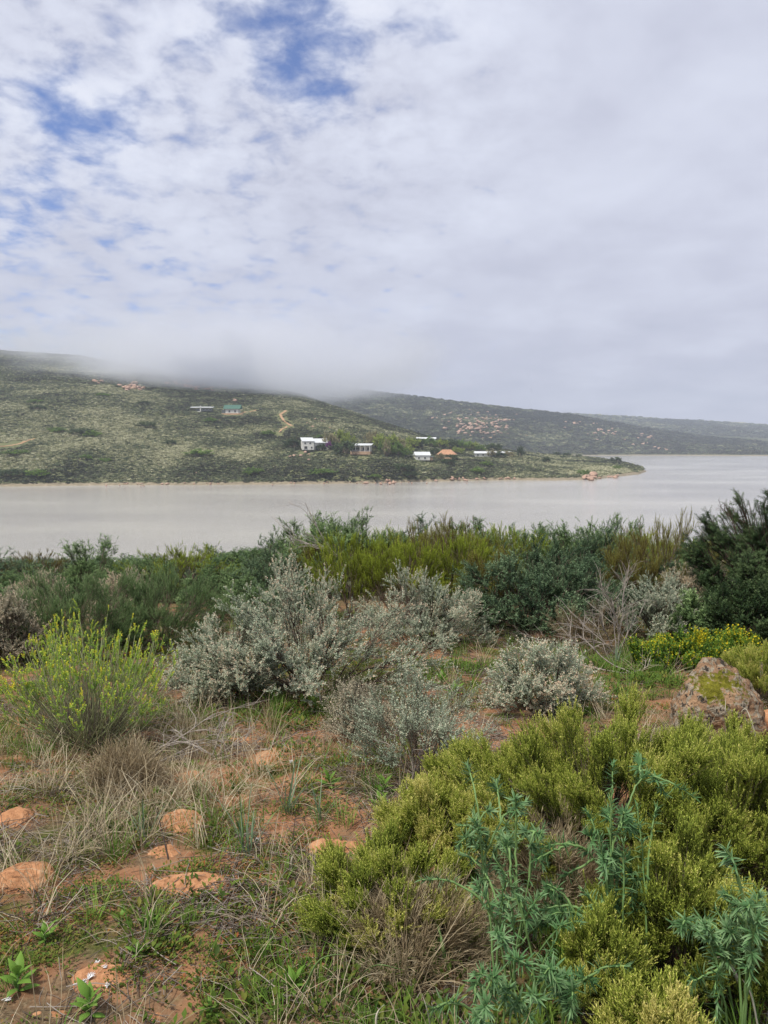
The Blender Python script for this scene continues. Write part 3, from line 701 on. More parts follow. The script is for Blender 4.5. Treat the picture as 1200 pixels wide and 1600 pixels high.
ribbon('dirt_track', [(788, 685), (806, 683)], 3, farhill, 1250, MT['track'])
ribbon('dirt_track', [(812, 679), (842, 681)], 3.5, farhill, 1250, MT['track'])
ribbon('dirt_track', [(350, 648), (370, 648), (400, 641)], 3, hill, 330, MT['track'])

def boxm(name, c, s, mat, parent, rz=0):
    bm = bmesh.new(); bmesh.ops.create_cube(bm, size=1)
    for v in bm.verts: v.co = (v.co.x * s[0], v.co.y * s[1], v.co.z * s[2])
    bmesh.ops.bevel(bm, geom=bm.edges[:], offset=min(s) * .03, segments=1, affect='EDGES')
    return link(name, bm_mesh(name, bm, mat), parent, c, (0, 0, rz))
def gable(name, w, d, h, z, mat, parent, c=(0, 0), over=.4, th=.18, hip=0, lean=None):
    """roof with its ridge along x"""
    bm = bmesh.new(); W2, D2 = w / 2 + over, d / 2 + over
    top = [(-W2 + hip, 0, h), (W2 - hip, 0, h)] if lean is None else None
    if lean is None:
        v = [(-W2, -D2, 0), (W2, -D2, 0), (W2, D2, 0), (-W2, D2, 0)] + top
        fs = [(0, 1, 5, 4), (2, 3, 4, 5), (1, 2, 5), (3, 0, 4), (0, 3, 2, 1)]
    else:
        v = [(-W2, -D2, 0), (W2, -D2, 0), (W2, D2, h), (-W2, D2, h), (-W2, -D2, -th), (W2, -D2, -th), (W2, D2, h - th), (-W2, D2, h - th)]
        fs = [(0, 1, 2, 3), (4, 7, 6, 5), (0, 4, 5, 1), (1, 5, 6, 2), (2, 6, 7, 3), (3, 7, 4, 0)]
    vs = [bm.verts.new(p) for p in v]
    for f in fs: bm.faces.new([vs[i] for i in f])
    return link(name, bm_mesh(name, bm, mat), parent, (c[0], c[1], z))
def house(u, v, wpx, hpx, rz, label, build, name='house', f=None, y0=330):
    p = HP(u, v, f, y0); k = p.y / FPX
    e = empty(name, (p.x, p.y, p.z - .3), label, 'house', None, rz)
    build(e, wpx * k, hpx * k); return p
def win(e, x, y, z, w, h, rz=0):
    fr = boxm('window', (x, y, z), (w, .16, h), MT['white'], e, rz)
    boxm('pane', (0, -.07, 0), (w * .84, .08, h * .84), MT['win'], fr)
def h_white(e, w, h):
    boxm('wall', (-w * .27, 0, h * .36), (w * .42, w * .55, h * .72), MT['white'], e)
    boxm('wall', (w * .2, w * .08, h * .30), (w * .55, w * .42, h * .60), MT['white'], e)
    gable('roof', w * .42, w * .55, h * .3, h * .725, MT['roofw'], e, (-w * .27, 0), .3, lean=1)
    gable('roof', w * .58, w * .46, h * .34, h * .605, MT['roofw'], e, (w * .2, w * .08), .3, lean=1)
    y = -w * .275 - .05
    for x in (-.38, -.2): win(e, w * x, y, h * .56, w * .07, h * .14)
    win(e, -w * .36, y, h * .2, w * .12, h * .26); win(e, -w * .15, y, h * .22, w * .06, h * .14)
    boxm('door', (w * .05, -w * .15, h * .17), (w * .09, .2, h * .34), MT['win'], e)
    win(e, w * .3, -w * .13 - .05, h * .3, w * .1, h * .16)
    boxm('chimney', (w * .43, w * .1, h * .8), (w * .05, w * .05, h * .35), MT['white'], e)
house(492, 702.5, 43, 19, R(12), 'white two-storey house with pale metal roof beside the purple bush across the lake', h_white)
def h_porch(e, w, h):
    boxm('wall', (0, w * .1, h * .38), (w * .9, w * .4, h * .5), MT['white'], e)
    gable('roof', w, w * .7, h * .14, h * .70, MT['roofw'], e, (0, 0), .2, lean=1)
    boxm('wall', (0, -w * .12, h * .1), (w * .95, w * .5, h * .24), MT['tanwall'], e, 0)
    for k in range(5): boxm('post', (w * (-.45 + .22 * k), -w * .34, h * .45), (.25, .25, h * .5), MT['white'], e)
    for k in range(4): win(e, w * (-.32 + .22 * k), -w * .1 - .06, h * .42, w * .12, h * .26)
house(565, 709, 33, 20, R(-8), 'white house with veranda posts and tan base wall half hidden by trees', h_porch)
def h_small(e, w, h):
    boxm('wall', (0, 0, h * .3), (w * .72, w * .5, h * .6), MT['white'], e)
    gable('roof', w * .72, w * .5, h * .42, h * .6, MT['roofw'], e, (0, 0), .4)
    boxm('wall', (w * .42, -.2, h * .2), (w * .16, w * .4, h * .4), MT['tanwall'], e)
    gable('roof', w * .2, w * .44, .3, h * .42, MT['roofd'], e, (w * .44, -.2), .2, lean=1)
    win(e, -w * .2, -w * .25 - .06, h * .3, w * .09, h * .25); win(e, w * .1, -w * .25 - .06, h * .3, w * .09, h * .25)
house(659, 718.5, 32, 13, R(10), 'small white cottage with pale gabled roof and lean-to near the shore', h_small)
def h_terra(e, w, h):
    boxm('wall', (0, 0, h * .25), (w * .85, w * .6, h * .5), MT['tanwall'], e)
    gable('roof', w, w * .7, h * .6, h * .5, MT['roofo'], e, (0, 0), .3, hip=w * .3)
    boxm('terrace_wall', (-w * .1, -w * .6, h * .08), (w * .9, .5, h * .2), MT['tanwall'], e)
    win(e, w * .2, -w * .3 - .06, h * .25, w * .12, h * .25)
house(698, 716, 29, 13, R(-14), 'house with terracotta hipped roof among the trees right of the cottage', h_terra)
def h_long(e, w, h):
    boxm('wall', (0, 0, h * .33), (w * .95, w * .25, h * .66), MT['white'], e)
    gable('roof', w, w * .3, h * .4, h * .66, MT['roofw'], e, (0, 0), .3)
    for k in range(4): win(e, w * (-.36 + .24 * k), -w * .125 - .06, h * .34, w * .08, h * .32)
house(666, 689, 30, 6, R(-5), 'long low white building on the crest above the trees', h_long)
house(758, 713, 34, 8, R(4), 'long low pale-roofed building behind bushes on the peninsula', h_long)
house(790, 711, 16, 6, R(-6), 'small pale shed at the right end of the settlement', h_long)
def h_dark(e, w, h):
    boxm('wall', (w * .1, 0, h * .3), (w * .7, w * .25, h * .5), MT['roofd'], e)
    gable('roof', w, w * .35, .8, h * .72, MT['roofw'], e, (0, 0), .2, lean=1)
    boxm('wall', (-w * .05, -w * .14, h * .5), (w * .05, 1, h), MT['white'], e)
    boxm('terrace_wall', (-w * .2, -w * .2, -h * .1), (w * .25, 1, h * .35), MT['white'], e)
    for k in range(3): win(e, w * (.1 + .14 * k), -w * .125 - .06, h * .35, w * .1, h * .3)
house(316, 643, 34, 9, R(3), 'long dark flat-roofed building high on the hillside', h_dark)
def h_green(e, w, h):
    boxm('wall', (0, 0, h * .35), (w * .8, w * .4, h * .7), MT['white'], e)
    gable('roof', w, w * .5, h * .55, h * .6, MT['roofg'], e, (0, 0), .3)
    boxm('wall', (-w * .5, 1, h * .25), (w * .3, w * .35, h * .55), MT['roofd'], e)
    win(e, -w * .15, -w * .2 - .06, h * .3, w * .12, h * .3); win(e, w * .2, -w * .2 - .06, h * .3, w * .12, h * .3)
    boxm('terrace_wall', (w * .1, -w * .4, -h * .05), (w * 1.3, .8, h * .2), MT['tanwall'], e)
house(364, 646, 26, 12, R(-6), 'green-roofed house with white walls high on the hillside', h_green)

MT['ytree'] = foliage('pale_green_tree_leaves', [(0.0, (0.14, 0.19, 0.04)), (0.5, (0.30, 0.37, 0.08)), (1.0, (0.46, 0.52, 0.15))], .6, .2)
MT['btree'] = foliage('bare_brown_tree_twigs', [(0.0, (0.17, 0.16, 0.08)), (0.5, (0.32, 0.29, 0.16)), (1.0, (0.46, 0.42, 0.25))], .6, .2)
MT['dtree'] = foliage('dark_green_bush_leaves', [(0.0, (0.035, 0.055, 0.025)), (0.5, (0.07, 0.11, 0.045)), (1.0, (0.14, 0.19, 0.08))], .6, .2)
MT['gtree'] = foliage('bright_green_bush_leaves', [(0.0, (0.08, 0.15, 0.03)), (0.5, (0.17, 0.27, 0.055)), (1.0, (0.28, 0.40, 0.10))], .6, .2)
FT = {k: [shrub_meshes('far_' + k, 'fartree', 8, 8, 7, 200 + i * 7 + j, mat=MT[k]) for i in range(3)] for j, k in enumerate(('ytree', 'btree', 'dtree', 'gtree', 'purple'))}
def fartree(k, u, v, wpx, hpx, label, name='tree', cat='tree', group=None, f=None, y0=330, i=0):
    p = HP(u, v, f, y0); s = p.y / FPX
    pn = ('trunk', 'crown') if name == 'tree' else ('stem', 'foliage')
    put_plant(name, FT[k][i % 3], (p.x, p.y, p.z - .2), label, cat, group, i * 1.3, (wpx * s / 8 * 1.05, wpx * s / 8 * 1.05, hpx * s / 7 * 1.15), pn)
G1 = 'pale green trees around the white houses'
for i, (u, v, w, h) in enumerate([(517, 700, 22, 20), (532, 698, 24, 22), (545, 700, 18, 18), (582, 700, 22, 22), (596, 704, 22, 22), (610, 703, 24, 20), (624, 706, 20, 18), (636, 708, 16, 12), (645, 700, 20, 14)]):
    fartree('ytree' if i % 3 else 'btree', u, v, w, h, 'pale yellow-green tree in the grove between the white houses', group=G1, i=i)
for i, (u, v, w, h) in enumerate([(605, 711, 24, 17), (622, 712, 24, 16), (633, 714, 16, 10)]):
    fartree('gtree', u, v, w, h, 'bright green tree right of the veranda house', group='bright green trees right of the veranda house', i=i)
fartree('btree', 604, 714, 10, 22, 'thin bare-looking tree standing in front of the veranda house garden', i=1)
fartree('dtree', 541, 709, 38, 17, 'broad dark green tree between the two white houses', i=2)
fartree('dtree', 459, 700, 26, 13, 'dark green tree at the left end of the white two-storey house', i=1)
fartree('dtree', 503, 704, 12, 9, 'dark green bush in front of the white two-storey house', 'bush', 'bush', i=0)
fartree('purple', 515, 704, 9, 12, 'purple flowering bush at the right end of the white two-storey house', 'bush', 'bush', i=0)
for i, (u, v, w, h) in enumerate([(655, 700, 22, 12), (672, 698, 20, 12), (688, 700, 20, 12), (705, 702, 22, 13), (722, 703, 22, 12), (738, 703, 20, 10), (770, 705, 22, 10), (750, 705, 16, 8), (716, 710, 16, 10), (680, 712, 14, 10)]):
    fartree(('dtree', 'gtree', 'ytree')[i % 3], u, v, w, h, 'green tree in the belt of trees behind the cottage and terracotta roof', group='belt of trees behind the cottage', i=i)
for i, (u, v, w, h) in enumerate([(768, 714, 14, 9), (780, 715, 20, 8), (795, 714, 16, 8), (706, 719, 18, 8), (688, 718, 12, 8)]):
    fartree('dtree' if i % 2 else 'btree', u, v, w, h, 'dark bush in front of the pale-roofed buildings', 'bush', 'bush', 'dark bushes in front of the pale roofs', i=i)
fartree('dtree', 813, 714, 9, 14, 'dark narrow tree standing alone right of the settlement', i=0)
fartree('dtree', 854, 723, 12, 8, 'round green bush alone in the middle of the peninsula', 'bush', 'bush', i=1)
fartree('dtree', 963, 722, 15, 7, 'round dark bush near the tip of the peninsula', 'bush', 'bush', i=2)
fartree('gtree', 912, 742, 17, 7, 'bright green bush beside the shore boulders of the peninsula', 'bush', 'bush', i=2)
fartree('gtree', 964, 733, 11, 5, 'small green bush low on the tip of the peninsula', 'bush', 'bush', i=2)
r_ = np.random.RandomState(12)
for i, (u, v, w, h) in enumerate([(130, 680, 34, 9), (145, 683, 28, 8), (90, 676, 22, 7), (230, 668, 24, 8), (310, 713, 34, 9), (25, 712, 30, 8), (20, 745, 40, 10), (60, 745, 28, 9), (135, 718, 16, 7), (268, 695, 14, 7), (395, 742, 26, 9), (505, 742, 34, 8), (630, 735, 30, 9), (745, 740, 20, 8), (500, 685, 10, 5), (640, 745, 20, 7), (420, 680, 18, 6), (165, 722, 14, 6), (60, 640, 22, 6), (55, 630, 18, 5), (160, 620, 18, 5), (700, 725, 20, 7), (760, 728, 16, 6), (585, 748, 16, 6), (225, 632, 16, 5), (330, 660, 20, 6)]):
    fartree('gtree' if i % 3 else 'dtree', u, v, w, h, ('dark' if not i % 3 else 'bright') + ' green bush in the hillside scrub, ' + ('near the shore' if v > 725 else 'high up below the mist' if v < 645 else 'halfway up') + (' at the left' if u < 200 else ' left of the settlement' if u < 460 else ' below the settlement'), 'bush', 'bush', 'larger green bushes on the hillside', i=i)
for i, (u, v, w, h) in enumerate([(870, 712, 10, 5), (886, 713, 12, 5), (880, 716, 8, 4), (905, 714, 9, 3.5)]):
    fartree('dtree', u, v, w, h, 'low dark bush along the back crest of the peninsula', 'bush', 'bush', 'low bushes along the back crest of the peninsula', i=i)

# ------------------------------------------------------------------ foreground shrubs
def fg(kind, name, u, base, wpx, vtop, label, seed, cat='shrub', nmul=1.0, dens=1.0, L_=None, dp=.85, group=None, share=None, tall=0, mat=None, low=None, sink=.03, wood=None):
    """base: ('v', row) ground contact, or ('Y', metres)"""
    if base[0] == 'v':
        p = GP(u, base[1]); Yc = p.y + 0.30 * wpx * p.y / FPX
        p = Vector((p.x * Yc / p.y, Yc, 0))
    else:
        p = WP(u, 900, base[1])
    p.z = float(g_near(p.x, p.y)); Yc = p.y
    Wm = wpx * Yc / FPX; top = WP(u, vtop, Yc).z; H = max(.2, top - p.z)
    pn = ('trunk', 'crown') if name == 'tree' else ('stem', 'foliage')
    if share is not None:
        ms, (w0, h0) = share
        return put_plant(name, ms, (p.x, p.y, p.z - sink), label, cat, group, seed * 1.7, (Wm / w0, Wm / w0, H / h0), pn)
    if low is not None:
        K0 = KIND[kind]['low']; KIND[kind]['low'] = low
    ms = shrub_meshes(kind, kind, Wm, Wm * dp, H * .97, seed, dens, L_, wood=wood, tall=tall, mat=mat, nmul=nmul)
    if low is not None: KIND[kind]['low'] = K0
    put_plant(name, ms, (p.x, p.y, p.z - sink), label, cat, group, 0, (1, 1, 1), pn)
    return ms, (Wm, H)
V_ = lambda v: ('v', v)
Y_ = lambda y: ('Y', y)
# grey saltbushes
fg('grey', 'saltbush', 480, V_(1118), 375, 868, 'largest grey-green saltbush in the middle, with dark branching trunk', 1, dens=1.9)
fg('grey', 'saltbush', 362, V_(1112), 190, 950, 'blue-grey saltbush touching the left side of the largest one', 2, dens=1.2)
fg('grey', 'saltbush', 668, V_(1022), 195, 884, 'grey saltbush right of and behind the largest one', 3, dens=1.2)
fg('greyfr', 'saltbush', 655, V_(1236), 195, 1046, 'open grey saltbush in the foreground middle with bare twigs below', 4, dens=1.2)
fg('greyfr', 'saltbush', 560, V_(1165), 100, 1060, 'small reddish-grey saltbush leaning left of the foreground middle one', 5, mat=MT['greytan'])
fg('grey', 'saltbush', 848, V_(1128), 175, 996, 'low rounded grey saltbush left of the mossy boulder', 6, dens=1.1)
fg('grey', 'saltbush', 1030, V_(1005), 130, 880, 'grey saltbush behind the bare dead bush', 7, dens=.9)
fg('grey', 'saltbush', 1085, Y_(9.8), 120, 868, 'pale seedy saltbush in front of the dark thorn tree', 8, mat=MT['greytan'])
fg('grey', 'saltbush', 5, V_(1050), 105, 900, 'tan seedy saltbush cut off at the left edge', 9, mat=MT['greytan'])
fg('grey', 'saltbush', 60, Y_(9.6), 90, 890, 'pale grey saltbush behind the left green bushes', 10, mat=MT['greytan'])
fg('grey', 'saltbush', 190, Y_(9.2), 90, 878, 'tan seeding bush poking out between the left green bushes', 11, mat=MT['greytan'], dens=.6)
# green shrubs left
fg('feathery', 'green_shrub', 115, V_(1035), 230, 884, 'feathery green shrub behind the lime-flowering bush, left one', 12, dens=1.5, tall=2)
fg('feathery', 'green_shrub', 245, V_(1025), 215, 876, 'feathery green shrub behind the lime-flowering bush, right one', 13, dens=1.5, tall=2)
fg('dkwillow', 'green_shrub', 845, V_(1005), 260, 836, 'large dark green shrub right of the grey saltbushes', 14, dens=2.0, nmul=1.5)
fg('dkwillow', 'green_shrub', 925, Y_(11), 110, 830, 'dark green shrub behind the large dark one', 15, tall=2)
# olive and brown fine shrubs behind
o1 = fg('olive', 'olive_shrub', 555, Y_(9.6), 150, 832, 'bright olive needle-leaved shrub behind the largest saltbush, left one', 16, dens=1.3)
fg('olive', 'olive_shrub', 640, Y_(9.4), 140, 842, 'bright green needle-leaved shrub with rounded top behind the saltbushes', 17, dens=1.2)
fg('brolive', 'olive_shrub', 672, Y_(10.4), 150, 812, 'olive-brown rounded shrub on the skyline left of centre', 18, dens=1.2)
fg('olive', 'olive_shrub', 715, Y_(9.8), 120, 830, 'yellowish olive shrub in the gap left of the dark green shrub', 19, dens=1.1)
fg('brolive', 'olive_shrub', 765, Y_(9.2), 100, 852, 'brownish olive shrub leaning on the large dark green shrub', 20)
fg('brolive', 'olive_shrub', 1035, Y_(10.8), 190, 808, 'broad brownish olive shrub on the skyline left of the thorn tree', 21, dens=1.5)
fg('brolive', 'olive_shrub', 985, Y_(10.2), 90, 842, 'brown-stemmed shrub below the broad skyline shrub', 22)
fg('brolive', 'olive_shrub', 480, Y_(12.5), 60, 850, 'small olive shrub behind the grey stick', 23)
# skyline green shrubs: a few builds shared
ws = [(shrub_meshes('skyline', 'willow', 1.5, 1.4, 1.5, 300 + k, 1.7, tall=2), (1.5, 1.55)) for k in range(3)]
wo = [(shrub_meshes('skyline_olive', kk_, 1.5, 1.4, 1.5, 320 + k, 1.5), (1.5, 1.55)) for k, kk_ in enumerate(('olive', 'brolive', 'olive'))]
wd = [(shrub_meshes('skyline_dark', 'dkwillow', 1.5, 1.4, 1.5, 310 + k, 1.7, tall=1), (1.5, 1.55)) for k in range(3)]
sky_spec = [
 (-20, 12, 120, 868, 'd'), (50, 13, 90, 862, 'o'), (25, 11, 90, 885, 'w'), (135, 12.5, 80, 842, 'w'), (95, 14, 90, 862, 'd'), (175, 14.5, 90, 866, 'w'), (225, 12, 80, 868, 'w'), (235, 16, 90, 862, 'd'), (290, 12.5, 120, 852, 'o'),
 (340, 14, 100, 858, 'd'), (335, 11, 90, 880, 'w'), (385, 12.5, 100, 852, 'w'), (430, 11, 90, 850, 'd'), (440, 14, 100, 840, 'w'), (490, 13, 100, 792, 'w'), (520, 14.5, 100, 822, 'o'), (560, 14, 90, 800, 'w'), (605, 14.5, 100, 822, 'o'),
 (645, 15, 90, 818, 'd'), (712, 14, 90, 812, 'o'), (755, 13.5, 90, 802, 'w'), (795, 12.5, 90, 818, 'o'), (740, 12, 90, 832, 'o'), (850, 13, 90, 812, 'w'), (885, 12, 90, 822, 'w'), (905, 15, 100, 830, 'd'), (958, 12.2, 80, 796, 'w'),
 (985, 14.5, 90, 828, 'o'), (1095, 12, 90, 846, 'w'), (1075, 14.5, 110, 842, 'o'), (1125, 15, 110, 850, 'w'), (1180, 14, 120, 850, 'd'), (600, 12.2, 70, 838, 'o'), (455, 9.6, 90, 905, 'd'), (380, 9.8, 80, 893, 'w'), (690, 9.6, 90, 915, 'd'), (900, 9.4, 120, 905, 'd'), (970, 10.3, 80, 880, 'w'),
 (1060, 10.6, 100, 870, 'd'), (1230, 11, 160, 850, 'd'), (-90, 10, 180, 880, 'w'), (-120, 7.5, 200, 930, 'd'), (1320, 9, 220, 880, 'w')]
for i, (u, yy, w, vt, k) in enumerate(sky_spec):
    side = ('at the far left edge' if u < 40 else 'behind the feathery green shrubs' if u < 280 else 'left of the bare grey branch' if u < 420 else 'around the bare grey branch' if u < 530 else
            'behind the bright olive shrubs' if u < 680 else 'left of the large dark green shrub' if u < 800 else 'behind the large dark green shrub' if u < 1000 else 'beside the broad brownish skyline shrub' if u < 1110 else 'behind the thorn tree')
    side = ('back row, ' if yy > 13.4 else 'middle row, ' if yy > 11.5 else 'front row, ') + side; tn_ = {'d': 'dull green', 'w': 'fresh green', 'o': 'olive'}[k]
    fg('willow', 'green_shrub', u, Y_(yy), w * (1.25 + .05 * (yy - 8)), vt, tn_ + ' hedge shrub, ' + side, i + 1, share={'w': ws, 'd': wd, 'o': wo}[k][i % 3], group='leafy shrubs of the hedge against the lake')
r_ = np.random.RandomState(44)
for i in range(46):
    u = r_.uniform(-60, 1260); yy = r_.uniform(16, 30); vt = np.interp(u, [0, 300, 430, 600, 1000, 1250], [868, 866, 852, 832, 836, 850]) + r_.uniform(-4, 14)
    fg('willow', 'green_shrub', u, Y_(yy), r_.uniform(60, 110), vt, ('fresh' if i % 2 else 'dull') + ' green shrub top behind the hedge against the water, ' + ('left part' if u < 420 else 'middle part' if u < 830 else 'right part'), i + 7, share=(ws if i % 2 else wd)[i % 3], group='shrubs on the bank behind the hedge')
# thorn tree at right
fg('acacia', 'tree', 1232, V_(1000), 290, 752, 'dark green thorn tree at the right edge, reaching above the other bushes', 30, 'tree', dens=2.6, tall=1, nmul=1.5)
fg('dkwillow', 'green_shrub', 1160, V_(1015), 150, 905, 'dark shrub under the thorn tree', 31, dens=1.2, mat=MT['acacia'])
fg('willow', 'green_shrub', 1095, V_(1005), 80, 925, 'small fresh green shrub left of the thorn tree foot', 32)
# right middle
fg('flower', 'flowering_plant', 1070, V_(1052), 115, 995, 'leafy green plant with yellow flowers left of the boulder top', 33, 'plant', dens=1.3)
fg('flower', 'flowering_plant', 1015, V_(1045), 80, 1000, 'small yellow-flowered plant at the left end of the flower patch', 34, 'plant')
fg('flower', 'flowering_plant', 1140, V_(1040), 90, 990, 'yellow-flowered plant behind the boulder', 35, 'plant')
fg('yellow', 'yellow_green_shrub', 1185, V_(1105), 130, 998, 'fine yellow-green shrub behind the boulder at the right edge', 36, dens=.9, L_=.07)
# the big yellow-green mass in the right foreground
YL = 'yellow-green needle-leaved shrub, '
fg('yellow', 'yellow_green_shrub', 955, Y_(3.15), 500, 1088, YL + 'the biggest mound filling the right foreground', 40, dens=2.6, nmul=2.0, dp=.8)
fg('yellow', 'yellow_green_shrub', 1150, Y_(2.85), 330, 1150, YL + 'big mound at the right edge below the boulder', 42, dens=2.2, nmul=1.3)
fg('yellow', 'yellow_green_shrub', 790, Y_(3.5), 230, 1158, YL + 'shoulder right of the foreground middle saltbush', 41, dens=1.9)
fg('yellow', 'yellow_green_shrub', 700, Y_(3.1), 250, 1218, YL + 'low mound left of the blue-green stalks', 44, dens=1.9)
fg('yellow', 'yellow_green_shrub', 600, Y_(2.6), 270, 1322, YL + 'lowest one at the left with bare brown twigs', 45, dens=1.7)
fg('yellow', 'yellow_green_shrub', 1075, Y_(2.3), 230, 1290, YL + 'nearest one above the hooked dry blade', 46, dens=1.5)
fg('yellow', 'yellow_green_shrub', 1200, Y_(2.2), 170, 1370, YL + 'one at the lower right corner', 47, dens=1.1)
fg('yellow', 'yellow_green_shrub', 1050, Y_(1.85), 170, 1525, YL + 'tuft cut off by the bottom edge', 48, dens=.9)
fg('yellow', 'yellow_green_shrub', 1190, Y_(3.6), 150, 1110, YL + 'at the right edge beside the smooth orange rock', 49, dens=1.2)
fg('yellow', 'yellow_green_shrub', 960, Y_(2.15), 120, 1400, YL + 'small one in front of the biggest mound', 51, dens=.8)
BL = 'leafless bush of fine brown-grey twigs, '
fg('bare', 'twiggy_bush', 655, V_(1530), 190, 1395, BL + 'below the lowest yellow-green shrubs', 61, dens=1.3)
fg('bare', 'twiggy_bush', 860, V_(1450), 190, 1290, BL + 'inside the gap among the blue-green stalks', 64, dens=1.2)
fg('bare', 'twiggy_bush', 200, V_(1245), 110, 1195, BL + 'in the dry grass in front of the lime-flowering shrub', 66)
fg('bare', 'twiggy_bush', 910, V_(1025), 120, 935, BL + 'at the right foot of the large dark green shrub', 67)

# lime flowering bush with green rods
def rod_bush(u, v, wpx, vtop, seed):
    r = np.random.RandomState(seed); p = GP(u, v); Yc = p.y + .25; p = Vector((p.x * Yc / p.y, Yc, 0)); p.z = float(g_near(p.x, p.y))
    Wm = wpx * Yc / FPX; H = WP(u, vtop, Yc).z - p.z
    n = 215; a = r.uniform(0, 6.28, n); q = r.rand(n) ** .55; 
    end = np.stack([np.cos(a) * q * Wm / 2, np.sin(a) * q * Wm * .42, H * (1.0 - .38 * q ** 2.2) * (1 - .34 * r.rand(n) ** 1.5) * (1 + .12 * np.sin(a * 3 + 1))], -1)
    base = np.stack([r.normal(0, .06 * Wm, n), r.normal(0, .05 * Wm, n), np.full(n, -.02)], -1)
    mid = base * .55 + end * .45; mid[:, :2] = base[:, :2] + (end[:, :2] - base[:, :2]) * .72; mid[:, 2] = end[:, 2] * .38
    mid += r.normal(0, .02, mid.shape)
    B = bez(base, mid, end, 8); B[:, 2:-1] += r.normal(0, .006, B[:, 2:-1].shape)
    Vv, Ff = tubes(B, np.linspace(.0042, .0018, 8)[None] * r.uniform(.7, 1.2, (n, 1)), 4)
    e = empty('flowering_shrub', p, 'bright lime-yellow flowering shrub with radiating green rods at the left', 'shrub')
    link('stem', mesh_np('rods', Vv, Ff, MT['greenstem'], smooth=True), e)
    # dry grey inner twigs
    m = 260; a = r.uniform(0, 6.28, m); q = r.rand(m) ** .7
    en = np.stack([np.cos(a) * q * Wm * .40, np.sin(a) * q * Wm * .36, H * r.uniform(.35, .74, m)], -1)
    ba = en * [.25, .25, 0]; mi = (en + ba) / 2 + r.normal(0, .03, (m, 3))
    Vv, Ff = tubes(bez(ba, mi, en, 5), np.linspace(.0022, .0008, 5)[None] * np.ones((m, 1)), 3)
    link('dry_twig', mesh_np('dry_twigs', Vv, Ff, MT['twig'], np.full(len(Vv), .75)), e)['kind'] = 'stuff'
    t = r.uniform(.62, 1, n * 6); si = np.repeat(np.arange(n), 6); t[::6] = 1.0
    kk = np.clip((t * 7).astype(int), 0, 6); fr = (t * 7 - kk)[:, None]
    sp = B[si, kk] * (1 - fr) + B[si, kk + 1] * fr; tn = unit(B[si, kk + 1] - B[si, kk])
    d = tn + [0, 0, .6] + r.normal(0, .35, sp.shape)
    V, F, T = stamp(TP['lime'], sp, d, r.uniform(.045, .085, len(sp)), (t - .8) * .6 + r.normal(0, .12, len(sp)), r)
    link('foliage', mesh_np('lime_heads', V, F, MT['lime'], T), e)
rod_bush(140, 1190, 290, 978, 4)

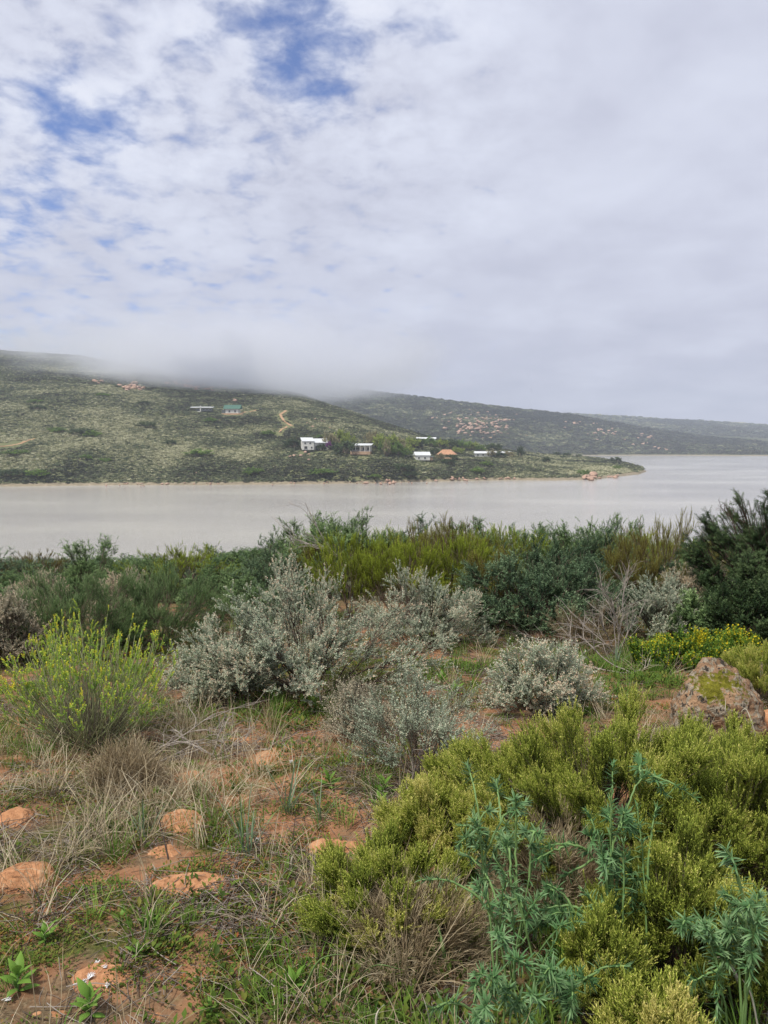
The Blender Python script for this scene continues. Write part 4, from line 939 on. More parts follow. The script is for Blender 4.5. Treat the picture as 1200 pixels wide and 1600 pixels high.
# blue-green stalk plants: leaves are parts
def leaf_mesh(seed):
    r = np.random.RandomState(seed); K = 5; V = []; bend = r.uniform(.15, .5); w = np.array([.35, 1, .95, .6, .03]) * .075
    for k in range(K):
        t = k / (K - 1); z = t; x = bend * t * t
        V += [(x, -w[k], z), (x - .25 * w[k], 0, z), (x, w[k], z)]
    F = []
    for k in range(K - 1):
        for s in (0, 1):
            a = k * 3 + s; F += [(a, a + 1, a + 4), (a, a + 4, a + 3)]
    return np.array(V), np.array(F)
LM = [leaf_mesh(s) for s in range(4)]
LMM = [mesh_np('stalk_leaf', V, F, MT['rosette'], np.linspace(.35, .75, len(V)), True) for V, F in LM]
def stalk_plant(u, v, tips, label, seed, Yb=None, nl=38, ll=.038):
    """tips: (u, v, Y) where the leafy shoot ends"""
    r = np.random.RandomState(seed); p = GP(u, v) if Yb is None else WP(u, v, Yb); p.z = float(g_near(p.x, p.y))
    e = empty('leafy_stalk_plant', p, label, 'plant')
    Ps = []; leaves = []
    for ti, (tu, tv, tY) in enumerate(tips):
        q = WP(tu, tv, tY); end = np.array(q - p); base = np.array([r.normal(0, .05), r.normal(0, .05), -.02])
        if ti >= max(5, len(tips) // 4):
            j = min(range(len(Ps)), key=lambda j: np.linalg.norm(Ps[j][-1] - end) + r.uniform(0, .1)); base = Ps[j][r.randint(5, 9)]
        up = base + (end - base) * [.35, .35, .6] + [0, 0, abs(r.normal(.03, .04))]
        B = bez(base[None], up[None], end[None], 12)[0]; B[2:-1] += r.normal(0, .0015, B[2:-1].shape); Ps.append(B)
        n = int(nl * r.uniform(.8, 1.2))
        for i in range(n):
            t = 1 - .42 * ((i + .3) / n) ** 1.1 if len(leaves) >= 0 else 0; k = min(10, int(t * 11)); fr = t * 11 - k
            pos = B[k] * (1 - fr) + B[k + 1] * fr; tn = unit(B[k + 1] - B[k]); 
            x = unit(np.cross(tn, r.normal(size=3))); y = np.cross(tn, x); a = i * 2.4
            el = R(22 + 60 * (i / n) + r.uniform(-10, 10))
            d = unit(tn * math.cos(el) + (x * math.cos(a) + y * math.sin(a)) * math.sin(el)); 
            side = unit(np.cross(tn, d)); nr = np.cross(side, d)
            leaves.append((pos, d, side, nr, ll * r.uniform(.7, 1.2) * (.7 + .3 * min(1, i / n * 2)), tY))
    V, F = tubes(np.array(Ps), np.linspace(.0045, .0022, 12)[None] * r.uniform(.8, 1.1, (len(Ps), 1)), 6)
    link('stem', mesh_np('stalks', V, F, MT['fleshy'], smooth=True), e)
    order = sorted(range(len(leaves)), key=lambda i: leaves[i][5]); rest = []
    for n_, i in enumerate(order):
        pos, d, side, nr, l, _ = leaves[i]
        Mx = Matrix(((nr[0], side[0], d[0]), (nr[1], side[1], d[1]), (nr[2], side[2], d[2]))) * l
        if n_ < 290:
            o = link('leaf', LMM[i % 4], e); m4 = Mx.to_4x4(); m4.translation = Vector(pos); o.matrix_local = m4
        else:
            A = np.array(Mx); Vl, Fl = LM[i % 4]; rest.append((Vl @ A.T + pos, Fl, np.linspace(.35, .75, len(Vl)) + r.normal(0, .08)))
    if rest:
        V, F, T = merge(rest); link('foliage', mesh_np('leaf_mass', V, F, MT['rosette'], T, True), e)['kind'] = 'stuff'
rr = np.random.RandomState(8)
def cl(n, u, v, su, sv, y, sy): return [(u + rr.normal(0, su), v + rr.normal(0, sv), y + rr.normal(0, sy)) for _ in range(n)]
stalk_plant(800, 1560, [(780, 1300, 2.3), (850, 1290, 2.35), (775, 1345, 2.25), (745, 1385, 2.2), (800, 1420, 2.2), (740, 1262, 2.45), (775, 1455, 2.1), (865, 1475, 2.1), (845, 1400, 2.2), (905, 1440, 2.1)] + cl(34, 785, 1315, 40, 52, 2.38, .07), 'blue-green stalk plant with arching stems, left front of the biggest yellow-green mound', 1)
stalk_plant(960, 1560, cl(40, 960, 1335, 34, 58, 2.35, .07) + cl(12, 880, 1400, 30, 50, 2.3, .08) + [(1000, 1180, 2.75), (1040, 1240, 2.6), (1085, 1245, 2.5)], 'blue-green stalk plant rising in front of the middle of the biggest mound', 2)
stalk_plant(1150, 1640, cl(34, 1140, 1460, 42, 50, 2.0, .07), 'blue-green stalk plant in the lower right corner', 3)
stalk_plant(880, 1660, cl(18, 850, 1550, 60, 28, 1.9, .05), 'low blue-green stalk plant at the bottom edge', 4)
stalk_plant(770, 1660, cl(10, 760, 1560, 30, 22, 1.9, .05), 'small blue-green stalk plant at the bottom edge left of the low one', 5)

# ------------------------------------------------------------------ boulder and sandstone pieces
def hull_rock(name, pts, mat, sub=4, amp=.02, sz=1, fq=6.0, ns=2):
    from mathutils import noise as mn
    bm = bmesh.new(); vs = [bm.verts.new(p) for p in pts]
    bmesh.ops.convex_hull(bm, input=vs)
    bmesh.ops.triangulate(bm, faces=bm.faces[:])
    for k in range(sub):
        bmesh.ops.subdivide_edges(bm, edges=bm.edges[:], cuts=1, use_grid_fill=True)
        if k < ns: bmesh.ops.smooth_vert(bm, verts=bm.verts[:], factor=.35, use_axis_x=True, use_axis_y=True, use_axis_z=True)
    bm.normal_update()
    for v in bm.verts:
        c = v.co * fq
        d = mn.fractal(c, .8, 2.1, 6) * amp + (mn.fractal(c * .35 + Vector((7, 1, 2)), 1.0, 2.0, 3)) * amp * 1.2
        v.co += v.normal * d
    return bm_mesh(name, bm, mat, True)
bp_ = GP(1112, 1165); k = bp_.y / FPX
bp_.y += .15; bp_.x = bp_.x * 1.03
k = bp_.y / FPX
bp_.z = float(g_near(bp_.x, bp_.y)) - .02
MT['boulder'] = m_rock('lichen_covered_boulder', [(0.10, 0.065, 0.04), (0.24, 0.15, 0.09), (0.42, 0.27, 0.16)], lichen=.75, moss=((-8 * k, -30 * k, 98 * k), 36 * k), scale=9, bump=1.0, bd=.03)
pp = [(-58, -30, 0), (62, -35, 0), (65, 40, 0), (-55, 40, 0), (-62, -30, 48), (-58, 10, 62), (-30, -28, 78), (30, -42, 60), (62, -30, 50), (66, 5, 88), (48, 5, 108), (28, 5, 128), (8, 5, 144), (-18, 5, 136), (-40, 10, 95), (50, 35, 90), (0, 40, 125), (20, -36, 88), (-45, -34, 30)]
o = link('boulder', hull_rock('boulder', [(x * k * 1.14, y * k, z * k) for x, y, z in pp], MT['boulder'], 5, .017, 1, 10.0, 1), None, bp_)
tag(o, 'large lichen-covered boulder with yellow-green moss on top at the right', 'boulder')
b2 = GP(1150, 1160); b2.z -= .03
o = link('boulder', hull_rock('low_boulder', [(x * k, y * k, z * k) for x, y, z in [(-40, -20, 0), (34, -20, 0), (34, 30, 0), (-40, 30, 0), (-36, -14, 30), (28, -12, 44), (30, 20, 46), (-30, 20, 40)]], m_rock('reddish_boulder', [(.16, .08, .05), (.30, .16, .11), (.42, .27, .20)], lichen=.25, scale=8), 4, .010, 1, 10.0), None, b2)
tag(o, 'low reddish rock leaning against the right foot of the mossy boulder', 'boulder')
b3 = GP(1195, 1150)
o = link('boulder', hull_rock('edge_rock', [(x * k, y * k, z * k) for x, y, z in [(-20, -20, 0), (44, -20, 0), (44, 30, 0), (-20, 30, 0), (-16, -14, 34), (38, -12, 40), (40, 20, 46), (-10, 20, 40)]], MT['sandstone'], 3, .010, 1, 10.0), None, b3)
tag(o, 'red-brown rock cut off at the right edge beside the mossy boulder', 'boulder')

MOUNDS = []
def mound(u, v, wpx, hpx, dpx, label, seed, mat='sandstone', rz=0, up=.0):
    hpx *= 1.0; wpx *= 1.25; dpx *= 1.35
    p = GP(u, v); k = p.y / FPX; r = np.random.RandomState(seed)
    a = np.linspace(0, 2 * np.pi, 16, endpoint=False); rr_ = 1 + r.normal(0, .09, 16)
    pts = [(math.cos(t) * wpx / 2 * k * q * 1.08, math.sin(t) * dpx / 2 * k * q * 1.08, -.06) for t, q in zip(a, rr_)]
    pts += [(math.cos(t) * wpx / 2 * k * q * .95, math.sin(t) * dpx / 2 * k * q * .95, hpx * k * .15) for t, q in zip(a, rr_)]
    pts += [(math.cos(t) * wpx / 2 * k * q * .68, math.sin(t) * dpx / 2 * k * q * .68, hpx * k * r.uniform(.40, .72)) for t, q in zip(a[::2], rr_[::2])]
    pts += [(r.uniform(-.12, .12) * wpx * k, r.uniform(-.12, .12) * dpx * k, hpx * k * .78), (r.uniform(-.2, .2) * wpx * k, r.uniform(-.2, .2) * dpx * k, hpx * k * .66)]; hpx = hpx * .8
    o = link('sandstone_rock', hull_rock('sandstone_rock', pts, MT[mat], 5, .0095, 1, 11.0), None, (p.x, p.y, p.z + up - .012), (0, 0, rz))
    MOUNDS.append(o); return tag(o, label, 'rock')
mound(45, 1378, 88, 46, 62, 'rounded orange rock at the left with a dark stick leaning on it', 1)
mound(24, 1283, 55, 34, 45, 'rounded orange rock at the left edge under the dry grass', 2)
mound(288, 1290, 66, 28, 75, 'orange rock with flat sloping top in the middle of the dry grass', 3, rz=.5)
mound(258, 1335, 50, 12, 46, 'low orange slab just below the sloping-topped rock', 4, rz=.3)
mound(292, 1388, 120, 26, 60, 'broad low orange rock left of centre in the bare soil patch', 5, rz=.2)
mound(168, 1532, 92, 22, 62, 'flat orange rock with white feathers at the lower left', 6)
mound(25, 1470, 90, 10, 36, 'thin orange rock slab at the left edge below the rounded rock', 7)
mound(545, 1330, 120, 18, 40, 'low orange rock behind dry stalks left of the yellow-green shrubs', 8, rz=.1)
mound(300, 1218, 54, 18, 30, 'orange rock under the fallen grey branches', 9)
mound(450, 1182, 120, 8, 60, 'flat reddish rock in front of the largest saltbush', 10, rz=.3)
mound(386, 1160, 60, 9, 26, 'small flat orange rock left of the flat reddish one', 11)
mound(1150, 1172, 70, 14, 34, 'smooth orange rock at the foot of the mossy boulder', 12)
mound(700, 1052, 60, 8, 30, 'small orange rock in the clearing right of the saltbushes', 13)
mound(690, 1085, 70, 7, 34, 'low orange rock in the clearing behind the foreground middle saltbush', 14)
mound(945, 1075, 50, 7, 20, 'small pinkish rock between the low saltbush and the boulder', 15)
mound(85, 1595, 80, 10, 34, 'flat orange rock at the bottom edge, left one', 16)
mound(230, 1600, 70, 8, 40, 'flat orange rock at the bottom edge, right one', 17)

# feathers
def on_rock(p):
    for o in MOUNDS:
        if (Vector((p.x, p.y)) - Vector(o.location[:2])).length < .4:
            mi_ = Matrix.Translation(o.location) @ Matrix.Rotation(o.rotation_euler.z, 4, 'Z')
            inv = mi_.inverted(); a = inv @ Vector((p.x, p.y, p.z + 1)); hit, loc, _, _ = o.ray_cast(a, Vector((0, 0, -1)))
            if hit: p.z = max(p.z, (mi_ @ loc).z)
    return p
def feather(u, v, s, rz, label, up=.02):
    if not MOUNDS[0].get('_u'): bpy.context.view_layer.update(); MOUNDS[0]['_u'] = 1
    up = .004; p = on_rock(GP(u, v)); r = np.random.RandomState(int(u)); n = 26
    b = np.zeros((n, 3)); b[:, 0] = np.linspace(-.5, .1, n) * s; a = np.where(np.arange(n) % 2, 1, -1) * r.uniform(.3, 1.1, n)
    en = b + np.stack([np.cos(a) * s * .6, np.sin(a) * s * .5, r.uniform(.05, .35, n) * s], -1)
    V, F = tubes(bez(b, (b + en) / 2 + [0, 0, .1 * s], en, 4), np.linspace(.0016, .0005, 4)[None] * np.ones((n, 1)), 3)
    e = empty('feather', (p.x, p.y, p.z + up), label, 'feather', None, rz)
    link('vane', mesh_np('vane', V, F, MT['feather']), e)
    V, F = tubes(np.array([[[-.9 * s, 0, .005], [-.2 * s, 0, .008], [.3 * s, 0, .012]]]), np.array([[.0012, .001, .0005]]), 4)
    link('quill', mesh_np('quill', V, F, MT['feather']), e)
feather(128, 1548, .03, .3, 'white downy feather at the left edge of the feathered flat rock', .02)
feather(142, 1540, .028, 1.3, 'white feather tuft beside the leftmost one on the flat rock', .03)
feather(168, 1545, .02, 1.8, 'small white feather standing near the front of the flat rock', .04)
feather(152, 1510, .022, 1.5, 'white feather at the back edge of the flat rock', .03)
feather(165, 1525, .013, .2, 'tiniest white feather in the middle of the flat rock', .045)
feather(455, 1192, .035, 1.2, 'white feather on the flat reddish rock in front of the largest saltbush', .03)
feather(402, 1318, .035, 1.4, 'white feather in the dry grass right of the sloping-topped rock', .03)
feather(12, 1570, .02, .4, 'white feather in the lower left corner', .02)

# ------------------------------------------------------------------ dead wood
def branchy(name, u, v, label, seed, dirs, length, rad, mat='dead', levels=3, spread=.55, Yv=None, up=.0, grav=0.0, kids=4, parent=None, cat='branch'):
    r = np.random.RandomState(seed); p = GP(u, v) if Yv is None else WP(u, v, Yv)
    if Yv is not None and up == 0: p.z = float(g_near(p.x, p.y))
    p.z += up; parts = [[] for _ in range(levels)]
    def grow(b, d, l, rd, lv):
        K = 8; P = [b]; dd = unit(np.array(d, float))
        for i in range(K - 1):
            dd = unit(dd + r.normal(0, .13, 3) + [0, 0, grav]); P.append(P[-1] + dd * l / (K - 1))
        P = np.array(P); parts[levels - lv].append((P, np.linspace(rd, rd * .45, K)))
        if lv > 1:
            for i in range(kids + r.randint(0, 2)):
                k = r.randint(2, K); t = unit(P[min(k, K - 1)] - P[k - 1]); nd = unit(t + r.normal(0, spread, 3))
                grow(P[k], nd, l * r.uniform(.4, .65), rd * .55, lv - 1)
    for d in dirs: grow(np.zeros(3) + r.normal(0, .012, 3), d, length * r.uniform(.8, 1.1) * np.linalg.norm(d), rad, levels)
    e = empty(name, p, label, cat)
    for nm, pl in zip(('limb', 'twig', 'twiglet')[:levels] if levels > 1 else ('limb',), parts):
        if not pl: continue
        V, F = tubes(np.array([a for a, _ in pl]), np.array([b for _, b in pl]), 5)
        link(nm, mesh_np(nm, V, F, MT[mat], smooth=True), e)
    return e
branchy('dead_bush', 965, 1028, 'bare grey dead bush standing right of the large dark green shrub', 3, [(.05, 0, 1), (.22, -.05, .95), (-.3, .1, .9), (-.55, 0, .8), (-.15, .1, 1.05), (-.7, -.1, .55)], .62, .0075, levels=3, spread=.36, kids=5, cat='bush')
branchy('fallen_branch', 985, 1055, 'grey fallen branch lying in front of the bare dead bush', 4, [(-.9, -.15, .22), (-.7, .1, .3), (.3, .1, .2)], .75, .008, levels=3, spread=.5)
branchy('fallen_branch', 330, 1190, 'tangle of silvery dead branches fallen below the lime-flowering bush', 5, [(-.5, .1, .42), (.2, .3, .5), (.6, .0, .25), (-.8, 0, .1), (.9, -.1, .08)], .42, .006, levels=3, spread=.5, grav=-.03, kids=5)
branchy('fallen_branch', 225, 1195, 'long silvery branch bowing right from the base of the lime-flowering bush', 6, [(.75, .1, .6), (.9, 0, .4), (.5, 0, .5)], .55, .005, levels=3, spread=.4, grav=-.06, kids=4)
branchy('dead_branch', 525, 868, 'thin bare grey branch rising out of the hedge in front of the lake', 7, [(-.8, 0, .75), (-.6, 0, .5), (-.9, .1, .3)], .85, .008, Yv=10.5, up=.001, levels=3, spread=.35, kids=3)
branchy('dead_branch', 510, 1112, 'straight bare stick leaning from the foot of the largest saltbush', 8, [(-.45, .25, .85)], .42, .006, levels=2, spread=.5, kids=2)
branchy('dead_branch', 1150, 830, 'leafless twig poking above the thorn tree', 9, [(-.35, 0, 1), (-.15, 0, .8)], .35, .006, Yv=8.2, up=.0011, levels=3, spread=.5, kids=3, mat='bark')
branchy('dead_branch', 640, 1225, 'bare forked twigs under the foreground middle saltbush', 10, [(.1, 0, 1), (-.35, 0, .9), (.4, .1, .9), (-.1, -.1, .8)], .3, .004, levels=2, spread=.4, kids=4)
branchy('dead_branch', 812, 1185, 'short pale forked stub behind the yellow-green shrubs', 11, [(-.15, 0, 1), (.3, 0, .8)], .16, .005, levels=2, spread=.4, kids=2)
branchy('fallen_branch', 1060, 1040, 'thin dead branch arching over the grass left of the flowers', 12, [(-.9, 0, .2), (-.6, .2, .25)], .4, .004, levels=2, spread=.3, kids=3)
branchy('fallen_branch', 1180, 1082, 'dark thin branch lying behind the boulder at the right edge', 13, [(-.9, 0, .12), (.6, 0, .1)], .3, .004, levels=2, spread=.3, kids=2, mat='bark2')
branchy('dead_branch', 870, 1015, 'low tangle of grey twigs at the foot of the large dark green shrub', 14, [(-.5, -.2, .3), (.5, -.1, .35), (.1, -.2, .5), (-.8, -.1, .15)], .45, .005, levels=3, spread=.5, kids=4)
branchy('fallen_branch', 60, 1240, 'silvery dead branch curving through the dry grass at the left edge', 15, [(-.6, -.1, .35), (.6, .1, .15)], .3, .004, levels=3, spread=.5, grav=-.05, kids=4)
def stick(a, b, label, rad=.0035, bend=.06, mat='darkstick'):
    A = GP(*a); Bp = GP(b[0], b[1]) if len(b) == 2 else WP(*b); V0 = np.zeros((1, 3)); V1 = np.array([Bp - A]); m = (V0 + V1) / 2 + [0, 0, bend]
    V, F = tubes(bez(V0, m, V1, 10), np.linspace(rad, rad * .5, 10)[None], 5)
    tag(link('stick', mesh_np('stick', V, F, MT[mat], smooth=True), None, A), label, 'stick')
stick((68, 1425), (25, 1352, 3.15), 'dark stick leaning on the rounded orange rock')
stick((263, 1345), (238, 1250, 3.7), 'dark stick standing beside the sloping-topped orange rock')
stick((455, 1340), (462, 1270, 3.25), 'thin dark stalk standing left of centre in dry grass', .0025, 0)
stick((575, 1325), (560, 1262, 3.35), 'thin dark stalk standing behind the low orange rock', .0022, 0)
stick((15, 1530), (22, 1478, 2.4), 'grey stick at the left edge above the weeds', .003, 0)

def blade(u, v, pts, label, w=.006, mat='blade'):
    A = GP(u, v); Q = [np.zeros(3)] + [np.array(WP(*q) - A) for q in pts]; Q = np.array(Q)
    # Catmull-Rom through the points
    E = np.vstack([2 * Q[0] - Q[1], Q, 2 * Q[-1] - Q[-2]]); C = []
    for i in range(1, len(E) - 2):
        for t in np.linspace(0, 1, 8, endpoint=False):
            C.append(.5 * ((2 * E[i]) + (-E[i - 1] + E[i + 1]) * t + (2 * E[i - 1] - 5 * E[i] + 4 * E[i + 1] - E[i + 2]) * t * t + (-E[i - 1] + 3 * E[i] - 3 * E[i + 1] + E[i + 2]) * t ** 3))
    C.append(Q[-1]); C = np.array(C); n = len(C); r = w / 2 * (1 - np.linspace(0, 1, n) ** 3 * .9)
    T = unit(np.gradient(C, axis=0)); s = unit(np.cross(T, [0, 1, .3])); nn = np.cross(s, T)
    V = np.stack([C - s * r[:, None], C + nn * r[:, None] * .4, C + s * r[:, None], C - nn * r[:, None] * .15], 1).reshape(-1, 3); F = []
    for i in range(n - 1):
        for k in range(4):
            a = i * 4 + k; b = i * 4 + (k + 1) % 4; F += [(a, b, b + 4), (a, b + 4, a + 4)]
    tag(link('grass_blade', mesh_np('blade', V, F, MT[mat], smooth=True), None, A), label, 'grass blade')
blade(1165, 1590, [(1150, 1525, 2.1), (1125, 1497, 2.1), (1102, 1510, 2.12), (1095, 1548, 2.15)], 'pale dry blade arched like a hook in the lower right corner', .012)
blade(1190, 1640, [(1175, 1560, 2.0), (1160, 1530, 2.0)], 'short dry stalk below the hooked pale blade', .006)
blade(885, 1585, [(930, 1585, 2.0), (960, 1575, 2.0), (993, 1568, 2.0)], 'straight straw-coloured stalk lying at the bottom edge', .005)
blade(590, 1640, [(588, 1590, 2.0), (598, 1572, 2.02), (604, 1571, 2.05)], 'curved white dry blade at the bottom edge, left one', .007)
blade(676, 1625, [(668, 1580, 2.0), (659, 1552, 2.0)], 'thin pale stalk at the bottom edge right of the curved blade', .004)
blade(1185, 1215, [(1180, 1150, 4.0), (1168, 1112, 4.0), (1160, 1110, 4.0), (1158, 1122, 4.0)], 'tall pale grass stalk hooked over beside the mossy boulder', .008)
blade(1133, 1160, [(1133, 1120, 4.2), (1134, 1090, 4.2)], 'upright straw stalk in front of the mossy boulder', .008)
blade(458, 1366, [(456, 1345, 2.95), (460, 1333, 2.95)], 'short thick white blade standing left of centre', .012)
blade(740, 1230, [(740, 1180, 3.7), (739, 1132, 3.7)], 'tall upright straw stalk right of the foreground middle saltbush', .007)
blade(243, 1370, [(242, 1358, 3.0), (238, 1350, 3.0)], 'short bleached blade beside the broad low rock', .010)
blade(308, 1560, [(298, 1500, 2.5), (282, 1428, 2.6)], 'long straw stalk leaning left in the lower left', .005)
blade(284, 1500, [(280, 1470, 2.6), (276, 1448, 2.6)], 'shorter straw stalk beside the long leaning one', .005)
blade(700, 1520, [(690, 1470, 2.35), (680, 1420, 2.5), (685, 1395, 2.55)], 'long green blade rising between the yellow-green shrubs', .014, 'fleshy')
blade(1010, 1640, [(1010, 1590, 2.0), (1005, 1555, 2.0), (998, 1545, 2.0)], 'bright green blade at the bottom edge near the right', .012, 'fleshy')
blade(560, 1530, [(590, 1508, 2.2), (632, 1516, 2.2)], 'grey-green blade bending right in the bottom middle', .008, 'fleshy')
blade(470, 1560, [(500, 1500, 2.2), (550, 1490, 2.2)], 'grey-green blade arching over the ground in the bottom middle', .007, 'fleshy')
blade(165, 1490, [(158, 1470, 2.55), (140, 1462, 2.55), (118, 1472, 2.5)], 'bluish grass blade arched above the feathered flat rock', .008, 'fleshy')
blade(205, 1480, [(225, 1476, 2.5), (258, 1474, 2.45)], 'green blade pointing right above the feathered flat rock', .008, 'fleshy')

# broad-leaved weeds, each leaf a part
wl = []
for s in range(3):
    r = np.random.RandomState(s); K = 6; w = np.array([.12, .5, 1, .95, .55, .04]) * .20; V = []
    for k in range(K):
        t = k / (K - 1); V += [(.35 * t * t + .03 * r.rand(), -w[k], t), (.35 * t * t - .25 * w[k], 0, t), (.35 * t * t + .03 * r.rand(), w[k], t)]
    F = []
    for k in range(K - 1):
        for q in (0, 1): a = k * 3 + q; F += [(a, a + 1, a + 4), (a, a + 4, a + 3)]
    wl.append(mesh_np('weed_leaf', V, F, MT['weed'], np.linspace(.1, .8, len(V)), True))
def weed(u, v, s, label, seed, n=9):
    p = GP(u, v); r = np.random.RandomState(seed); e = empty('weed', p, label, 'plant')
    V, F = tubes(np.array([[[0, 0, -.01], [.002, 0, s * .3], [0, .002, s * .55]]]), np.array([[.003, .0025, .0015]]), 5)
    link('stem', mesh_np('weed_stem', V, F, MT['fleshy'], smooth=True), e)
    for i in range(n):
        o = link('leaf', wl[i % 3], e); z = s * .5 * i / n; l = s * r.uniform(.45, .7)
        o.location = (0, 0, z); o.rotation_euler = (0, R(62 - 45 * i / n + r.uniform(-8, 8)), i * 2.4 + r.uniform(-.3, .3)); o.scale = (l, l, l)
weed(70, 1478, .10, 'bright green weed left of the arched bluish blade', 1)
weed(28, 1555, .13, 'broad-leaved weed in the lower left corner', 2, 11)
weed(235, 1455, .09, 'pale green weed right of the arched bluish blade', 3, 8)
weed(215, 1500, .07, 'narrow upright weed just behind the feathered flat rock', 4, 7)
weed(140, 1590, .11, 'green weed at the bottom edge below the feathered flat rock', 5, 10)
weed(190, 1445, .06, 'small weed above the arched bluish blade', 6, 7)
weed(235, 1405, .06, 'tiny weed at the left edge of the broad low rock', 7, 6)
weed(425, 1100, .14, 'fresh green weed under the largest saltbush', 8, 12)
weed(710, 1092, .16, 'bright green weed in the clearing behind the foreground middle saltbush', 9, 14)
weed(600, 1245, .12, 'green weed left of the low yellow-green shrub', 10, 10)
weed(515, 1235, .12, 'green weed in the bare patch in front of the saltbushes', 11, 10)
weed(595, 1265, .10, 'yellowish weed below the foreground middle saltbush', 12, 9)
weed(690, 1075, .14, 'dark green weed at the back of the clearing', 13, 12)
weed(460, 1555, .09, 'small green weed in the bottom middle', 14, 9)
weed(330, 1595, .07, 'small weed at the bottom edge left of the middle', 15, 8)

# ------------------------------------------------------------------ grasses and litter (stuff)
def tuft(seed, n, l0, l1, w, spread, lean, K=5, tone=(.3, .8), lay=0.0, mat='grass'):
    r = np.random.RandomState(seed); Vs, Fs, Ts, o = [], [], [], 0
    for i in range(n):
        a = r.uniform(0, 6.28); b = np.array([math.cos(a), math.sin(a), 0]) * spread * r.rand() ** .7; l = r.uniform(l0, l1)
        az = a + r.normal(0, .7); le = abs(r.normal(lean, lean * .45)); cur = r.uniform(.4, 1.6) * le
        P = [b]; th = le * .35 + lay
        for k in range(K - 1):
            th += cur / (K - 1); th = min(th, 2.3)
            P.append(P[-1] + np.array([math.cos(az) * math.sin(th), math.sin(az) * math.sin(th), math.cos(th)]) * l / (K - 1)); az += r.normal(0, .12)
        P = np.array(P); P[:, 2] = np.maximum(P[:, 2], .003)
        s = np.array([-math.sin(az), math.cos(az), 0]) ; ww = w * r.uniform(.6, 1.2) * np.array([.7, 1, .9, .65, .1][:K])[:, None]
        V = np.concatenate([P - s * ww / 2, P + s * ww / 2]); F = []
        for k in range(K - 1): F += [(k, k + 1, K + k + 1), (k, K + k + 1, K + k)]
        Vs.append(V); Fs.append(np.array(F) + o); o += len(V); Ts.append(np.full(len(V), r.uniform(*tone)))
    return mesh_np('tuft', np.concatenate(Vs), np.concatenate(Fs), MT[mat], np.concatenate(Ts))
def litter(seed, n, l, mat='twig'):
    r = np.random.RandomState(seed); a = r.uniform(0, 6.28, n); c = np.stack([r.normal(0, .05, n), r.normal(0, .05, n), r.uniform(.002, .02, n)], -1)
    h = l * r.uniform(.3, 1, n)[:, None] * .5; d = np.stack([np.cos(a), np.sin(a), r.normal(0, .12, n)], -1)
    V, F = tubes(bez(c - h * d, c + r.normal(0, .006, c.shape), c + h * d, 4), np.full((n, 4), .0012), 3)
    T = np.repeat(r.uniform(.1, .9, n), 12); return mesh_np('litter', V, F, MT[mat], T)
def coversprig(seed):
    r = np.random.RandomState(seed); P = []
    for i in range(26):
        a = r.uniform(0, 6.28); q = r.rand() ** .6 * .05; d = [math.cos(a + r.normal(0, .5)), math.sin(a + r.normal(0, .5)), r.uniform(.2, 1.3)]
        V, F = leaf([math.cos(a) * q, math.sin(a) * q, r.uniform(0, .014)], d, np.array([0, 0, 1.0]) + .01, r.uniform(.009, .017), r.uniform(.005, .009)); P.append((V, F, np.full(4, r.uniform(.1, .7))))
    V, F, T = merge(P); return mesh_np('cover', V, F, MT['cover'], T)
def pebble(seed): return rock_mesh('pebble', 50 + seed, MT['sandstone'], 1, .3, (1, .8, .6))
def field(name, src, n, dens, seed, smin=.7, smax=1.3, label='', tilt=.12, ymax=10.5, zoff=0.0, tsd=.1, tmean=0.0):
    r = np.random.RandomState(seed); y = np.sqrt(r.uniform(1.1 ** 2, ymax ** 2, n * 3)); x = r.uniform(-.72, .72, n * 3) * (y + .4)
    k = r.rand(n * 3) < dens(x, y); x, y = x[k][:n], y[k][:n]; m = len(x)
    sc = r.uniform(smin, smax, m); scl = np.stack([sc] * 3, -1); rot = np.stack([r.normal(0, tilt, m), r.normal(0, tilt, m), r.uniform(0, 6.28, m)], -1)
    z = g_near(x, y) + zoff
    return scatter(name, src, np.stack([x, y, z], -1), rot, scl, r.normal(tmean, tsd, m), r.randint(0, len(src), m), label)
def blobs(spec, base=0.0):
    """spec: (u, v, radius m, value) patches on the ground"""
    C = [(GP(u, v), rad, val) for u, v, rad, val in spec]
    def f(x, y):
        t = np.full(np.shape(x), base)
        for p, rad, val in C:
            t = t + val * np.exp(-((x - p.x) ** 2 + (y - p.y) ** 2) / (rad * rad))
        return t * np.clip((fbm(x * 2.2 + 5, y * 2.2, 91) - .36) * 6, .05, 1)
    return f
dry = [tuft(s, 30, .10, .32, .0026, .06, .95, tone=(.25, .95), mat='straw') for s in range(4)]
grn = [tuft(20 + s, 22, .05, .15, .0034, .04, .55, tone=(.25, .8), mat='grass') for s in range(4)]
blu = [tuft(30 + s, 14, .12, .30, .0060, .025, .6, tone=(.3, .8), mat='bluegrass') for s in range(3)]
field('dry_grass', dry, 2600, blobs([(130, 1250, .5, 1.3), (30, 1220, .5, .9), (230, 1250, .4, .8), (150, 1330, .22, .8), (370, 1290, .3, .4), (400, 1350, .2, .3), (640, 1250, .25, .6), (530, 1400, .2, .3), (650, 1530, .3, .6), (330, 1150, .4, .4), (480, 1090, .4, .4), (1050, 1180, .3, .5), (1180, 1230, .3, .7), (760, 1130, .4, .4), (560, 1180, .2, .5), (60, 1440, .25, .35), (300, 1470, .25, .35), (450, 1450, .3, .4), (250, 1560, .25, .3), (420, 1230, .3, .4)], .03), 1, label='pale dry grass tangled over the ground in the left foreground')
field('dry_grass', dry, 260, blobs([(130, 1260, .6, 1.0), (150, 1470, .3, .9), (1040, 1060, .4, .6)], 0.03), 14, label='bent dry grass stalks flattened on the soil', tilt=.9)
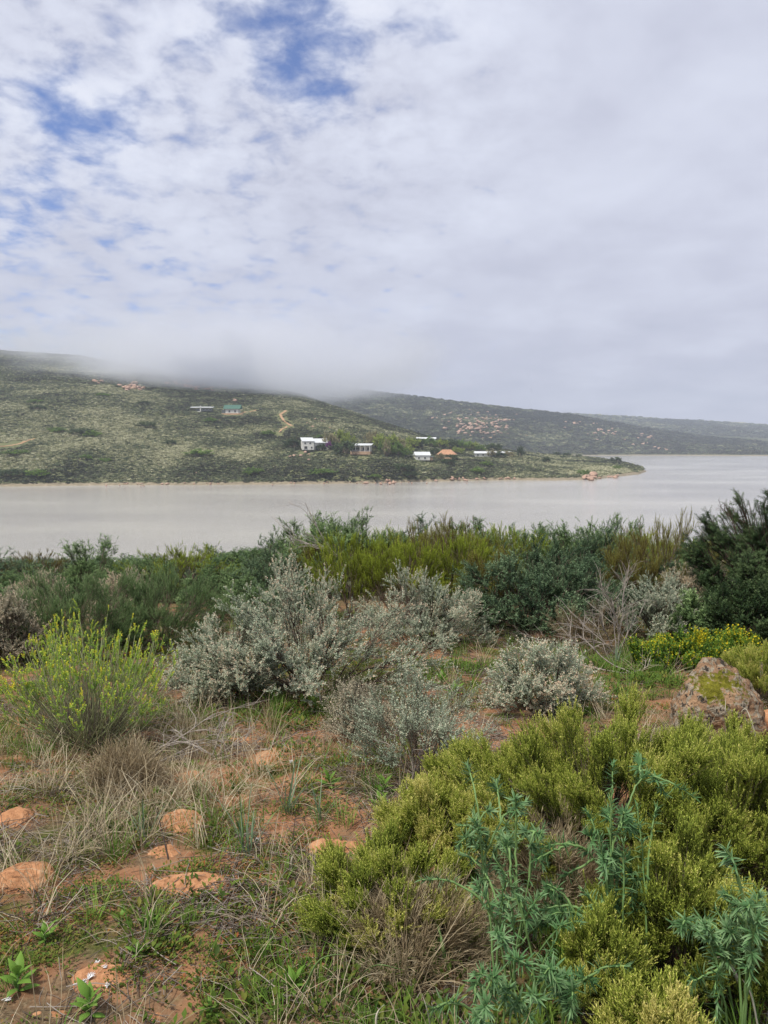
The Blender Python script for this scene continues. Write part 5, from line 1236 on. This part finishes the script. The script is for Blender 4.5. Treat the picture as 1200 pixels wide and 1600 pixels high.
field('green_grass', grn, 3200, blobs([(20, 1340, .3, 1), (60, 1170, .5, .9), (420, 1110, .5, 1), (560, 1120, .4, .4), (1000, 1050, .9, 1.3), (900, 1090, .6, .6), (700, 1040, .6, .5), (500, 1550, .3, .5), (650, 1580, .3, .6), (400, 1580, .2, .3), (230, 1330, .3, .5), (740, 1260, .4, .5), (820, 1600, .5, 1), (1100, 1600, .5, 1), (300, 1100, .5, .7), (1000, 1500, .5, .6)], .12), 2, label='short green grass growing between the shrubs')
field('grey_green_grass', blu, 170, blobs([(180, 1330, .3, 1), (330, 1350, .25, 1.2), (380, 1370, .2, 1), (130, 1510, .15, 1), (560, 1560, .4, .8), (460, 1500, .3, .5), (1000, 1060, .5, .6), (420, 1310, .3, .7)], .03), 3, label='grey-green broader grass tufts in the foreground')
field('ground_cover', [coversprig(s) for s in range(4)], 26000, lambda x, y: np.clip((fbm(x * 1.7, y * 1.7, 61) - .40) * 4, .03, 1) * np.clip((fbm(x * 7, y * 7, 63) - .40) * 5, .05, 1), 4, .7, 1.4, 'tiny green and reddish ground cover plants on the soil', tmean=.1, tsd=.16)
field('clover', [coversprig(10 + s) for s in range(3)], 5000, blobs([(760, 1600, .35, 1), (870, 1590, .3, 1), (1100, 1610, .4, .9), (430, 1590, .4, .8), (600, 1600, .3, .7), (980, 1450, .3, .6), (440, 1110, .4, .8), (1000, 1050, .6, .6), (330, 1470, .3, .3), (690, 1045, .3, .7)], .02), 24, 1.5, 2.8, 'dark green low herbs under the shrubs and at the bottom edge', tmean=-.02, tsd=.08, ymax=8)
field('dead_twigs', [litter(s, 22, .12) for s in range(4)], 2800, lambda x, y: np.clip((fbm(x * 1.3 + 3, y * 1.3, 71) - .38) * 4, .08, 1), 5, .7, 1.6, 'dead twigs and grass litter scattered on the soil', tilt=.05)
field('pebbles', [pebble(s) for s in range(3)], 3600, lambda x, y: x * 0 + 1.0, 6, .006, .028, 'small orange stones scattered on the soil', tilt=.5)

# ------------------------------------------------------------------ haze and low cloud
def volbox(name, c, s, dens, col, aniso=0.2):
    bm = bmesh.new(); bmesh.ops.create_cube(bm, size=1)
    m = bpy.data.materials.new(name); m.use_nodes = True; nt = m.node_tree; nt.nodes.clear()
    out = nt.nodes.new('ShaderNodeOutputMaterial'); v = nt.nodes.new('ShaderNodeVolumePrincipled')
    v.inputs['Color'].default_value = (*col, 1); v.inputs['Density'].default_value = dens; v.inputs['Anisotropy'].default_value = aniso
    L(nt, v.outputs[0], out.inputs['Volume'])
    me = bm_mesh(name, bm, m); o = link(name, me, None, c, (0, 0, 0), s); return tag(o, kind='stuff'), nt, v
hz, _, _ = volbox('haze', (0, 2000, 145), (7900, 4400, 310), 0.00019, (0.80, 0.87, 1.0), 0.3)
hz['label'] = 'thin blue-grey haze over the lake and hills'

def low_cloud(c, size, dens, label, seed):
    o, nt, v = volbox('low_cloud', c, (1, 1, 1), 0.0, (0.93, 0.945, 0.985), 0.45)
    o.scale = size; o['label'] = label
    tcn = N(nt, 'ShaderNodeTexCoord'); g = tcn.outputs['Object']
    ln = N(nt, 'ShaderNodeVectorMath', operation='LENGTH'); L(nt, g, ln.inputs[0])
    mp = N(nt, 'ShaderNodeMapping'); L(nt, N(nt, 'ShaderNodeNewGeometry').outputs['Position'], mp.inputs[0]); mp.inputs['Location'].default_value = (seed, 0, 0); mp.inputs['Scale'].default_value = (.011, .008, .024)
    n = noise(nt, mp.outputs[0], 1.0, 4, .6, .3)
    f = M2(nt, 'ADD', M2(nt, 'MULTIPLY', ln.outputs['Value'], -2.1), 1.0)
    d = M2(nt, 'ADD', f, M2(nt, 'MULTIPLY', M2(nt, 'SUBTRACT', n, .5), 1.5))
    d = M2(nt, 'MULTIPLY', sstep(nt, d, .0, .9), sstep(nt, ln.outputs['Value'], .5, .36))
    L(nt, M2(nt, 'MULTIPLY', d, dens), v.inputs['Density'])
    return o
def LC(u, v, Y, w, dd, h, dens, label, seed):
    p = WP(u, v, Y); k = Y / FPX; low_cloud(p, (w * k, dd, h * k), dens, label, seed)
LC(375, 562, 800, 780, 420, 180, .022, 'low cloud lying on the crest of the hill above the green-roofed house', 3.0)
LC(540, 590, 900, 420, 420, 80, .010, 'thin mist thinning out to the right over the far ridge', 5.0)
LC(70, 536, 870, 620, 300, 80, .006, 'thin wisps of cloud trailing over the left hill crest', 9.0)
cy.volume_step_rate = 1.0; cy.volume_max_steps = 256
